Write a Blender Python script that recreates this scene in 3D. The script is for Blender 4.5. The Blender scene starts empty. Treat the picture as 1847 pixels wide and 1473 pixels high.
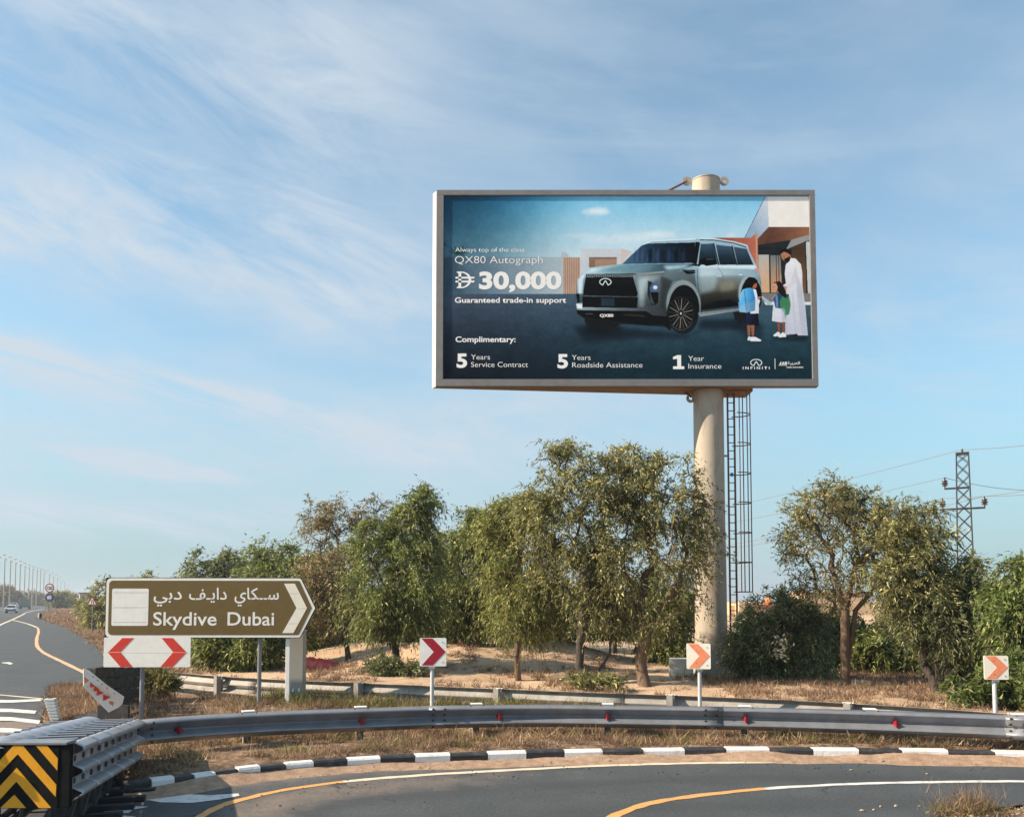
import bpy, bmesh, math, random
import numpy as np
from mathutils import Vector, Matrix
R = math.radians
scene = bpy.context.scene
COL = scene.collection

# ------------------------------------------------------------------ camera, world, sun, exposure
H = 2.0; F = 1500.0; PX, PY = 923.5, 1006.6; PITCH = R(3.0)
cd = bpy.data.cameras.new("camera"); cam = bpy.data.objects.new("camera", cd); COL.objects.link(cam)
cd.sensor_width = 36; cd.lens = F/1847*36; cd.shift_y = 270.1/1847
cd.clip_start = 0.05; cd.clip_end = 9000
cam.location = (0, 0, H); cam.rotation_euler = (R(90)+PITCH, 0, 0)
scene.camera = cam

SUN_EL, SUN_AZ = R(31), R(11)          # low sun from the left, very slightly towards the viewer
sdir = Vector((-math.cos(SUN_AZ)*math.cos(SUN_EL), -math.sin(SUN_AZ)*math.cos(SUN_EL), math.sin(SUN_EL)))
sl = bpy.data.lights.new("sun", 'SUN'); so = bpy.data.objects.new("sun", sl); COL.objects.link(so)
sl.energy = 4.0; sl.angle = R(0.6); sl.color = (1.0, 0.83, 0.64)
so.rotation_euler = sdir.to_track_quat('Z', 'Y').to_euler(); so.location = (-30, -5, 30)

w = bpy.data.worlds.new("World"); scene.world = w; w.use_nodes = True
nt = w.node_tree; N = nt.nodes; L = nt.links; N.clear()
def wn(t, **k):
    n = N.new(t)
    for a, v in k.items(): setattr(n, a, v)
    return n
out = wn('ShaderNodeOutputWorld'); bg = wn('ShaderNodeBackground'); sky = wn('ShaderNodeTexSky', sky_type='NISHITA')
sky.sun_disc = False; sky.sun_elevation = SUN_EL; sky.sun_rotation = math.atan2(sdir.x, sdir.y)
sky.air_density = 1.0; sky.dust_density = 0.6; sky.ozone_density = 2.0; sky.altitude = 0
bg.inputs[1].default_value = 0.125
tc = wn('ShaderNodeTexCoord'); sep = wn('ShaderNodeSeparateXYZ'); L.new(tc.outputs['Generated'], sep.inputs[0])
zc = wn('ShaderNodeMath', operation='MAXIMUM'); L.new(sep.outputs[2], zc.inputs[0]); zc.inputs[1].default_value = 0.0
za = wn('ShaderNodeMath', operation='ADD'); L.new(zc.outputs[0], za.inputs[0]); za.inputs[1].default_value = 0.16
dx = wn('ShaderNodeMath', operation='DIVIDE'); L.new(sep.outputs[0], dx.inputs[0]); L.new(za.outputs[0], dx.inputs[1])
dy = wn('ShaderNodeMath', operation='DIVIDE'); L.new(sep.outputs[1], dy.inputs[0]); L.new(za.outputs[0], dy.inputs[1])
cmb = wn('ShaderNodeCombineXYZ'); L.new(dx.outputs[0], cmb.inputs[0]); L.new(dy.outputs[0], cmb.inputs[1])
def cloud(scale, rot, sx, sy, detail, dist, lo, hi, loc=(0, 0, 0), rough=0.55):
    mp = wn('ShaderNodeMapping'); L.new(cmb.outputs[0], mp.inputs[0])
    mp.inputs['Rotation'].default_value = (0, 0, R(rot)); mp.inputs['Scale'].default_value = (sx, sy, 1); mp.inputs['Location'].default_value = loc
    no = wn('ShaderNodeTexNoise'); L.new(mp.outputs[0], no.inputs['Vector'])
    no.inputs['Scale'].default_value = scale; no.inputs['Detail'].default_value = detail
    no.inputs['Distortion'].default_value = dist; no.inputs['Roughness'].default_value = rough
    mr = wn('ShaderNodeMapRange', interpolation_type='SMOOTHSTEP'); L.new(no.outputs[0], mr.inputs[0])
    mr.inputs[1].default_value = lo; mr.inputs[2].default_value = hi
    return mr.outputs[0]
c1 = cloud(0.55, 25, 0.7, 1.3, 7, 0.6, 0.36, 0.74, (3.1, 1.2, 0))
c2 = cloud(0.8, -18, 0.35, 2.2, 8, 0.9, 0.40, 0.80, (0.4, 7.7, 0))
c3 = cloud(2.6, -25, 0.5, 2.4, 9, 0.5, 0.40, 0.90, (5.0, 2.0, 0), 0.6)
dirv = wn('ShaderNodeCombineXYZ'); L.new(sep.outputs[0], dirv.inputs[0]); L.new(sep.outputs[2], dirv.inputs[1]); L.new(sep.outputs[1], dirv.inputs[2])
def streak(rot, sc, scale, det, dist, lo, hi, loc_, rough=.6):
    a = wn('ShaderNodeMapping'); L.new(dirv.outputs[0], a.inputs[0]); a.inputs['Rotation'].default_value = (0, 0, R(rot)); a.inputs['Location'].default_value = loc_
    b = wn('ShaderNodeMapping'); L.new(a.outputs[0], b.inputs[0]); b.inputs['Scale'].default_value = sc
    no = wn('ShaderNodeTexNoise'); L.new(b.outputs[0], no.inputs['Vector']); no.inputs['Scale'].default_value = scale; no.inputs['Detail'].default_value = det
    no.inputs['Distortion'].default_value = dist; no.inputs['Roughness'].default_value = rough
    mr = wn('ShaderNodeMapRange', interpolation_type='SMOOTHSTEP'); L.new(no.outputs[0], mr.inputs[0]); mr.inputs[1].default_value = lo; mr.inputs[2].default_value = hi
    return mr.outputs[0]
s1_ = streak(13, (1.0, 3.6, 1), 1.5, 7, .35, .42, .74, (.3, .2, 0))
s2_ = streak(6, (.8, 7.0, .8), 2.2, 8, .5, .50, .80, (.9, .5, .3))
s3_ = streak(-12, (1.2, 2.2, 1), 1.1, 8, .5, .44, .72, (.1, 1.4, .2), .5)
def mth(op, a, b, clamp=False):
    m = wn('ShaderNodeMath', operation=op, use_clamp=clamp)
    for i_, v in enumerate((a, b)):
        if isinstance(v, float): m.inputs[i_].default_value = v
        else: L.new(v, m.inputs[i_])
    return m.outputs[0]
sm_ = mth('ADD', mth('MULTIPLY', s1_, .45), mth('MULTIPLY', s2_, .30)); sm_ = mth('ADD', sm_, mth('MULTIPLY', s3_, .42)); sm_ = mth('ADD', sm_, mth('MULTIPLY', c3, .18))
def bdir(px, py):
    v = Vector(((px-PX)/F, math.cos(PITCH)-(PY-py)/F*math.sin(PITCH), math.sin(PITCH)+(PY-py)/F*math.cos(PITCH))).normalized(); return v.x, v.z
wob = wn('ShaderNodeTexNoise'); L.new(dirv.outputs[0], wob.inputs['Vector']); wob.inputs['Scale'].default_value = 4; wob.inputs['Detail'].default_value = 5
fib = streak(13, (1.0, 9, 1), 4.5, 9, .5, .30, .72, (0, .3, .7), .62)
puf = streak(16, (1.3, 4.6, 1), 3.4, 10, .7, .34, .66, (2, .3, .7), .68)
def band(p0, p1, wd, amp, tex):
    (x0, z0), (x1, z1) = bdir(*p0), bdir(*p1); dxx, dzz = x1-x0, z1-z0; ln = math.hypot(dxx, dzz); nx, nz = -dzz/ln, dxx/ln
    d = mth('ADD', mth('ADD', mth('MULTIPLY', sep.outputs[0], nx), mth('MULTIPLY', sep.outputs[2], nz)), -(nx*x0+nz*z0))
    d = mth('ADD', d, mth('MULTIPLY', mth('SUBTRACT', wob.outputs[0], .5), wd*2.2)); d = mth('ABSOLUTE', d, 0.0)
    a = wn('ShaderNodeMapRange', interpolation_type='SMOOTHSTEP'); L.new(d, a.inputs[0]); a.inputs[1].default_value = 0; a.inputs[2].default_value = wd; a.inputs[3].default_value = amp; a.inputs[4].default_value = 0
    t = mth('ADD', mth('ADD', mth('MULTIPLY', sep.outputs[0], dxx/ln), mth('MULTIPLY', sep.outputs[2], dzz/ln)), -(dxx*x0+dzz*z0)/ln)
    b = wn('ShaderNodeMapRange', interpolation_type='SMOOTHSTEP'); L.new(t, b.inputs[0]); b.inputs[1].default_value = ln*1.0; b.inputs[2].default_value = ln*.6; b.inputs[3].default_value = 0; b.inputs[4].default_value = 1
    fr = wn('ShaderNodeMath', operation='GREATER_THAN'); L.new(sep.outputs[1], fr.inputs[0]); fr.inputs[1].default_value = 0
    return mth('MULTIPLY', mth('MULTIPLY', mth('MULTIPLY', a.outputs[0], b.outputs[0]), tex), fr.outputs[0])
for a_ in (((-300, 300), (1000, 520), .085, .75, puf), ((-300, 180), (900, 300), .12, .5, puf), ((-300, 540), (1000, 850), .035, 1.4, fib), ((-300, 790), (560, 868), .020, 1.8, fib), ((-300, 905), (620, 950), .03, 1.1, fib), ((1300, 700), (2300, 480), .12, .45, puf), ((-300, -60), (900, 130), .08, .45, puf)):
    sm_ = mth('ADD', sm_, band(*a_))
m3 = wn('ShaderNodeMath', operation='MULTIPLY_ADD', use_clamp=True); L.new(sm_, m3.inputs[0]); m3.inputs[1].default_value = 0.72; m3.inputs[2].default_value = 0.13
tint = wn('ShaderNodeMix', data_type='RGBA', blend_type='MULTIPLY'); tint.inputs[0].default_value = 1
L.new(sky.outputs[0], tint.inputs[6]); tint.inputs[7].default_value = (0.60, 0.775, 0.715, 1)
hz = wn('ShaderNodeMapRange', interpolation_type='SMOOTHSTEP'); L.new(zc.outputs[0], hz.inputs[0])
hz.inputs[1].default_value = 0.0; hz.inputs[2].default_value = 0.34; hz.inputs[3].default_value = 0.85; hz.inputs[4].default_value = 0.0
mh = wn('ShaderNodeMix', data_type='RGBA'); L.new(hz.outputs[0], mh.inputs[0]); L.new(tint.outputs[2], mh.inputs[6]); mh.inputs[7].default_value = (1.10, 1.62, 1.88, 1)
mx = wn('ShaderNodeMix', data_type='RGBA'); L.new(m3.outputs[0], mx.inputs[0]); L.new(mh.outputs[2], mx.inputs[6])
mx.inputs[7].default_value = (2.12, 2.46, 2.80, 1)
L.new(mx.outputs[2], bg.inputs[0]); L.new(bg.outputs[0], out.inputs[0])

vs = scene.view_settings; vs.view_transform = 'Standard'; vs.look = 'None'; vs.gamma = 1; vs.use_curve_mapping = False
vs.exposure = 1.22

# ------------------------------------------------------------------ photograph -> world
def ray(px, py):
    xr = (px-PX)/F; yu = (PY-py)/F
    return xr, math.cos(PITCH)-yu*math.sin(PITCH), math.sin(PITCH)+yu*math.cos(PITCH)
def at(px, py, Y):
    a, b, c = ray(px, py); t = Y/b
    return Vector((a*t, Y, H+c*t))
def G(px, py, z=0.0):
    a, b, c = ray(px, py); t = (z-H)/c
    return Vector((a*t, b*t, z))
rng = np.random.default_rng(7); random.seed(7)

# ------------------------------------------------------------------ objects
def tag(o, label=None, cat=None, group=None, kind=None):
    if label: o['label'] = label
    if cat: o['category'] = cat
    if group: o['group'] = group
    if kind: o['kind'] = kind
    return o
def empty(name, loc=(0, 0, 0), rz=0.0, label=None, cat=None, group=None, kind=None, parent=None):
    o = bpy.data.objects.new(name, None); COL.objects.link(o); o.empty_display_size = 0.2
    o.location = loc; o.rotation_euler = (0, 0, rz)
    if parent: o.parent = parent
    return tag(o, label, cat, group, kind)
class MB:
    def __init__(s): s.v = []; s.f = []
    def add(s, vs, fs):
        n = len(s.v); s.v += [tuple(p) for p in vs]; s.f += [tuple(i+n for i in f) for f in fs]; return s
    def box(s, c, sz, rz=0.0, M=None, taper=(1, 1)):
        hx, hy, hz = sz[0]/2, sz[1]/2, sz[2]/2; vs = []
        for z in (-1, 1):
            tx, ty = (taper if z == 1 else (1, 1))
            for x, y in ((-1, -1), (1, -1), (1, 1), (-1, 1)):
                vs.append(Vector((x*hx*tx, y*hy*ty, z*hz)))
        if rz: vs = [Matrix.Rotation(rz, 3, 'Z') @ p for p in vs]
        vs = [p+Vector(c) for p in vs]
        if M: vs = [M @ p for p in vs]
        return s.add(vs, [(3, 2, 1, 0), (4, 5, 6, 7), (0, 1, 5, 4), (1, 2, 6, 5), (2, 3, 7, 6), (3, 0, 4, 7)])
    def tube(s, pts, rad, n=8, cap=True):
        pts = [Vector(p) for p in pts]; k = len(pts)
        if not hasattr(rad, '__len__'): rad = [rad]*k
        vs = []; up = None
        for i, p in enumerate(pts):
            d = (pts[min(i+1, k-1)]-pts[max(i-1, 0)]).normalized()
            if up is None: up = Vector((0, 0, 1)) if abs(d.z) < .9 else Vector((1, 0, 0))
            a = d.cross(up).normalized(); b = a.cross(d).normalized(); up = b
            for j in range(n):
                t = 2*math.pi*j/n; vs.append(p+(a*math.cos(t)+b*math.sin(t))*rad[i])
        fs = [(i*n+j, i*n+(j+1) % n, (i+1)*n+(j+1) % n, (i+1)*n+j) for i in range(k-1) for j in range(n)]
        if cap: fs += [tuple(range(n))[::-1], tuple(range((k-1)*n, k*n))]
        return s.add(vs, fs)
    def lathe(s, prof, c=(0, 0, 0), n=24):
        vs = [(c[0]+r*math.cos(2*math.pi*j/n), c[1]+r*math.sin(2*math.pi*j/n), c[2]+z) for r, z in prof for j in range(n)]
        k = len(prof)
        fs = [(i*n+j, i*n+(j+1) % n, (i+1)*n+(j+1) % n, (i+1)*n+j) for i in range(k-1) for j in range(n)]
        fs += [tuple(range(n))[::-1], tuple(range((k-1)*n, k*n))]
        return s.add(vs, fs)
    def prism(s, poly, fn, d0, d1):       # poly of 2D points, fn(u, v, depth) -> 3D
        n = len(poly)
        vs = [fn(u, v, d0) for u, v in poly]+[fn(u, v, d1) for u, v in poly]
        fs = [tuple(range(n)), tuple(range(n, 2*n))[::-1]]+[(i, i+n, (i+1) % n+n, (i+1) % n) for i in range(n)]
        return s.add(vs, fs)
    def sweep(s, path, prof, closed=False, caps=False):   # path points (XY + z), prof (outward, z)
        k = len(path); m = len(prof); vs = []
        for i, p in enumerate(path):
            d = (Vector(path[min(i+1, k-1)])-Vector(path[max(i-1, 0)])); d.z = 0; d.normalize()
            nrm = Vector((d.y, -d.x, 0))
            for o, z in prof: vs.append(Vector(p)+nrm*o+Vector((0, 0, z)))
        e = m if closed else m-1
        fs = [(i*m+j, i*m+(j+1) % m, (i+1)*m+(j+1) % m, (i+1)*m+j) for i in range(k-1) for j in range(e)]
        if caps: fs += [tuple(range(m))[::-1], tuple(range((k-1)*m, k*m))]
        return s.add(vs, fs)
    def mesh(s, name, mat, smooth=False):
        me = bpy.data.meshes.new(name); me.from_pydata([tuple(v) for v in s.v], [], s.f); me.validate()
        bm = bmesh.new(); bm.from_mesh(me); bmesh.ops.recalc_face_normals(bm, faces=bm.faces); bm.to_mesh(me); bm.free()
        me.materials.append(mat)
        if smooth: me.shade_smooth() if smooth is True else me.set_sharp_from_angle(angle=smooth)
        return me
    def build(s, name, mat, parent=None, smooth=False, bevel=0, **kw):
        me = s.mesh(name, mat, smooth)
        o = bpy.data.objects.new(name, me); COL.objects.link(o)
        if parent: o.parent = parent
        if bevel:
            b = o.modifiers.new('bevel', 'BEVEL'); b.width = bevel; b.segments = 2; b.limit_method = 'ANGLE'
        return tag(o, **kw)
def inst(me, name, parent, loc=(0, 0, 0), rz=0, scale=None, **kw):
    o = bpy.data.objects.new(name, me); COL.objects.link(o); o.parent = parent; o.location = loc; o.rotation_euler = (0, 0, rz)
    if scale: o.scale = scale
    return tag(o, **kw)
def copy_thing(o, loc, rz=0, parent=None, label=None):
    c = o.copy(); COL.objects.link(c); c.parent = parent
    if parent is None: c.location = loc; c.rotation_euler = (0, 0, rz)
    if label: c['label'] = label
    for ch in o.children: copy_thing(ch, None, 0, c)
    return c
SH = R(35)

# ------------------------------------------------------------------ materials
def lin(c): 
    c = [x/255 for x in c]; return tuple(x/12.92 if x <= .04045 else ((x+.055)/1.055)**2.4 for x in c)+(1,)
def mat(name, col, rough=0.6, metal=0.0, var=0.0, vscale=6.0, bump=0.0, bscale=40.0, col2=None, dirt=None, dscale=2.0, damt=0.5, spec=0.5, stretch=None):
    m = bpy.data.materials.new(name); m.use_nodes = True; t = m.node_tree; n = t.nodes; l = t.links
    b = n['Principled BSDF']; b.inputs['Roughness'].default_value = rough; b.inputs['Metallic'].default_value = metal
    b.inputs['Specular IOR Level'].default_value = spec
    c = col if len(col) == 4 else tuple(col)+(1,)
    src = n.new('ShaderNodeTexCoord').outputs['Object']
    if stretch:
        mp = n.new('ShaderNodeMapping'); l.new(src, mp.inputs[0]); mp.inputs['Scale'].default_value = stretch; src = mp.outputs[0]
    cur = None
    if var or col2:
        no = n.new('ShaderNodeTexNoise'); l.new(src, no.inputs['Vector']); no.inputs['Scale'].default_value = vscale; no.inputs['Detail'].default_value = 6
        no.inputs['Roughness'].default_value = 0.65
        r = n.new('ShaderNodeValToRGB'); l.new(no.outputs[0], r.inputs[0])
        r.color_ramp.elements[0].position = .3; r.color_ramp.elements[1].position = .7
        r.color_ramp.elements[0].color = tuple(x*(1-var) for x in c[:3])+(1,)
        r.color_ramp.elements[1].color = (tuple(min(1, x*(1+var)) for x in c[:3])+(1,)) if not col2 else tuple(col2[:3])+(1,)
        cur = r.outputs[0]
    if dirt:
        no = n.new('ShaderNodeTexNoise'); l.new(src, no.inputs['Vector']); no.inputs['Scale'].default_value = dscale; no.inputs['Detail'].default_value = 8
        no.inputs['Roughness'].default_value = 0.7
        mr = n.new('ShaderNodeMapRange'); l.new(no.outputs[0], mr.inputs[0]); mr.inputs[1].default_value = .5; mr.inputs[2].default_value = .72; mr.inputs[4].default_value = damt
        mxx = n.new('ShaderNodeMix'); mxx.data_type = 'RGBA'; l.new(mr.outputs[0], mxx.inputs[0])
        if cur is None: mxx.inputs[6].default_value = c
        else: l.new(cur, mxx.inputs[6])
        mxx.inputs[7].default_value = tuple(dirt[:3])+(1,); cur = mxx.outputs[2]
    if cur is None: b.inputs['Base Color'].default_value = c
    else: l.new(cur, b.inputs['Base Color'])
    if bump:
        no = n.new('ShaderNodeTexNoise'); l.new(src, no.inputs['Vector']); no.inputs['Scale'].default_value = bscale; no.inputs['Detail'].default_value = 4
        bp = n.new('ShaderNodeBump'); l.new(no.outputs[0], bp.inputs['Height']); bp.inputs['Strength'].default_value = bump; bp.inputs['Distance'].default_value = 0.02
        l.new(bp.outputs[0], b.inputs['Normal'])
    return m
def leafmat(name, ca, cb, trans=0.35, cc=None):
    m = bpy.data.materials.new(name); m.use_nodes = True; t = m.node_tree; n = t.nodes; l = t.links; n.clear()
    o = n.new('ShaderNodeOutputMaterial'); g = n.new('ShaderNodeNewGeometry')
    r = n.new('ShaderNodeValToRGB'); l.new(g.outputs['Random Per Island'], r.inputs[0])
    e = r.color_ramp.elements; e[0].color = tuple(ca)+(1,); e[1].color = tuple(cb)+(1,); e[0].position = 0.1; e[1].position = 0.85
    if cc: x = e.new(0.97); x.color = tuple(cc)+(1,)
    no = n.new('ShaderNodeTexNoise'); tcx = n.new('ShaderNodeTexCoord'); l.new(tcx.outputs['Object'], no.inputs['Vector']); no.inputs['Scale'].default_value = 1.1
    mr = n.new('ShaderNodeMapRange'); l.new(no.outputs[0], mr.inputs[0]); mr.inputs[1].default_value = .35; mr.inputs[2].default_value = .65; mr.inputs[3].default_value = .72; mr.inputs[4].default_value = 1.3
    v = n.new('ShaderNodeVectorMath'); v.operation = 'SCALE'; l.new(r.outputs[0], v.inputs[0]); l.new(mr.outputs[0], v.inputs['Scale'])
    d = n.new('ShaderNodeBsdfPrincipled'); d.inputs['Roughness'].default_value = .55; d.inputs['Specular IOR Level'].default_value = .35; tr = n.new('ShaderNodeBsdfTranslucent'); mxs = n.new('ShaderNodeMixShader')
    l.new(v.outputs[0], d.inputs[0]); l.new(v.outputs[0], tr.inputs[0]); mxs.inputs[0].default_value = trans
    l.new(d.outputs[0], mxs.inputs[1]); l.new(tr.outputs[0], mxs.inputs[2]); l.new(mxs.outputs[0], o.inputs[0])
    return m
M = {}
M['steel'] = mat('galvanised_steel', (.23, .24, .265), .4, .35, var=.18, vscale=5, bump=.06, bscale=30, dirt=(.25, .21, .17), dscale=3, damt=.5)
M['steel_old'] = mat('weathered_steel', (.36, .34, .31), .55, .3, var=.2, vscale=4, dirt=(.20, .13, .09), dscale=3, damt=.6)
M['steel_dark'] = mat('dark_steel', (.045, .045, .05), .55, .4, var=.3, vscale=8, dirt=(.12, .09, .07), dscale=4, damt=.5)
M['black'] = mat('black_panel', (.008, .008, .009), .8, spec=.1, var=.3, vscale=20, dirt=(.03, .026, .02), dscale=6, damt=.3)
M['rust'] = mat('rusty_steel', (.17, .085, .05), .7, .2, var=.4, vscale=12)
M['soot'] = mat('sooty_steel', (.03, .031, .034), .7, .1, var=.5, vscale=14, bump=.6, bscale=30, dirt=(.13, .12, .11), dscale=9, damt=.7)
M['rubber'] = mat('rubber', (.02, .02, .022), .85, var=.3)
M['zinc'] = mat('silver_sheet', (.40, .42, .45), .38, .5, var=.1, vscale=8, dirt=(.20, .18, .16), dscale=4, damt=.6)
M['yellow'] = mat('reflective_yellow', (.85, .36, .008), .4, var=.06, vscale=30, dirt=(.45, .22, .03), dscale=14, damt=.35)
M['white'] = mat('white_sheeting', (.80, .79, .74), .45, var=.05, vscale=10, dirt=(.55, .50, .42), dscale=3.5, damt=.25)
M['cream'] = mat('faded_white_sheeting', (.82, .77, .66), .45, var=.05, vscale=10, dirt=(.62, .52, .40), dscale=4, damt=.3)
M['brown'] = mat('brown_sheeting', (.135, .085, .018), .42, var=.07, vscale=9, dirt=(.19, .13, .05), dscale=5, damt=.35)
M['red'] = mat('red_sheeting', (.60, .035, .018), .4, var=.06, vscale=12, dirt=(.5, .12, .08), dscale=5, damt=.3)
M['maroon'] = mat('dark_red_sheeting', (.33, .006, .02), .4, var=.08, vscale=12)
M['salmon'] = mat('faded_orange_sheeting', (.78, .25, .12), .45, var=.12, vscale=12, dirt=(.82, .45, .28), dscale=7, damt=.6)
M['reflector'] = mat('red_reflector', (.26, .012, .02), .25, var=.2)
M['bluesign'] = mat('blue_sheeting', (.02, .05, .22), .4)
M['post'] = mat('grey_post', (.20, .21, .23), .5, .4, var=.15, vscale=5, dirt=(.14, .12, .10), damt=.4)
M['postwhite'] = mat('pale_post', (.52, .53, .54), .5, .2, var=.12, vscale=6, dirt=(.25, .2, .16), dscale=4, damt=.6)
M['cabinet'] = mat('grey_cabinet', (.33, .32, .28), .6, .1, var=.06, vscale=30, dirt=(.24, .22, .18), dscale=3, damt=.4)
M['kerbwhite'] = mat('white_kerb_paint', (.74, .73, .70), .7, var=.08, vscale=10, bump=.3, bscale=30, dirt=(.38, .30, .22), dscale=5, damt=.75)
M['kerbblack'] = mat('black_kerb_paint', (.028, .028, .032), .7, var=.3, vscale=10, bump=.3, bscale=30, dirt=(.17, .13, .10), dscale=5, damt=.6)
M['bark'] = mat('bark', (.13, .085, .055), .9, var=.35, vscale=14, bump=.8, bscale=25, stretch=(1, 1, .3))
M['bark_dark'] = mat('dark_bark', (.055, .042, .034), .9, var=.35, vscale=14, bump=.8, bscale=25, stretch=(1, 1, .3))
M['concrete'] = mat('concrete', (.40, .37, .33), .85, var=.12, vscale=3, bump=.2, bscale=40, dirt=(.26, .22, .18), dscale=2, damt=.5)
M['pole'] = mat('painted_pole', (.39, .335, .265), .7, var=.08, vscale=2, bump=.1, bscale=25, dirt=(.22, .15, .10), dscale=3.2, damt=.75, stretch=(1, 1, .25))
M['frame'] = mat('grey_frame', (.20, .195, .195), .6, .1, var=.08, vscale=6, dirt=(.13, .12, .11), dscale=2.2, damt=.6)
M['litcream'] = mat('sunlit_cream', (.62, .58, .50), .7, var=.06, vscale=3)  # sunlit tone put into the colour: case side and left footing
M['framebrown'] = mat('rusty_underside', (.22, .13, .07), .8, var=.25, vscale=4)
M['pylon'] = mat('pylon_steel', (.028, .025, .025), .6, .4, var=.2)
M['insul'] = mat('brown_porcelain', (.05, .018, .014), .35)
M['wire'] = mat('wire', (.16, .15, .15), .6)
M['carwhite'] = mat('white_car_paint', (.75, .75, .75), .25)
M['cargreen'] = mat('grey_green_paint', (.16, .20, .17), .4)
M['glass'] = mat('dark_glass', (.02, .025, .03), .08, spec=.8)
M['redcloth'] = mat('dark_red_sheet', (.10, .008, .012), .5, var=.4, vscale=9)
M['sandwall'] = mat('sand_render', (.52, .36, .22), .85, var=.08)
M['orange'] = mat('orange_paint', (.62, .22, .06), .7)
M['brownroof'] = mat('brown_roof', (.24, .10, .05), .8, var=.2)
M['mast'] = mat('lamp_mast', (.30, .27, .25), .6, .2)
M['ylwline'] = mat('yellow_road_paint', (.66, .33, .10), .7, var=.08, vscale=5, dirt=(.30, .22, .15), dscale=9, damt=.75)
M['paleline'] = mat('pale_yellow_road_paint', (.70, .58, .42), .7, var=.08, vscale=5, dirt=(.32, .27, .22), dscale=9, damt=.75)
M['peach'] = mat('faded_orange_road_paint', (.66, .40, .22), .7, var=.08, vscale=5, dirt=(.30, .22, .17), dscale=4, damt=.6)
M['whtline'] = mat('white_road_paint', (.66, .64, .60), .7, var=.08, vscale=5, dirt=(.22, .20, .18), dscale=8, damt=.8)
LEAF = {
 'olive': leafmat('olive_leaves', (0.106, 0.112, 0.037), (0.338, 0.331, 0.125), .42, (0.725, 0.625, 0.300)),
 'green': leafmat('green_leaves', (0.075, 0.100, 0.027), (0.250, 0.288, 0.081), .40, (0.575, 0.550, 0.213)),
 'dark': leafmat('dark_leaves', (.08, .10, .042), (.24, .265, .115), .38, (.5, .48, .26)),
 'yellow': leafmat('yellow_green_leaves', (.10, .12, .028), (.34, .36, .10), .42, (.62, .55, .22)),
 'brown': leafmat('brown_green_leaves', (0.116, 0.098, 0.049), (0.330, 0.271, 0.126), .35, (0.620, 0.446, 0.232)),
 'bright': leafmat('bright_green_leaves', (.055, .08, .022), (.20, .26, .065), .40, (.5, .5, .2)),
 'straw': leafmat('straw_blades', (.22, .14, .08), (.50, .36, .20), .35, (.72, .58, .38)),
 'scrub': leafmat('brown_scrub_blades', (.12, .07, .045), (.36, .235, .145), .35, (.62, .47, .30)),
 'weed': leafmat('green_weed_blades', (.07, .07, .02), (.24, .22, .06), .35, (.45, .38, .12)),
 'pale': leafmat('pale_dry_leaves', (.5, .42, .28), (.75, .66, .5), .3),
}

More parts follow.
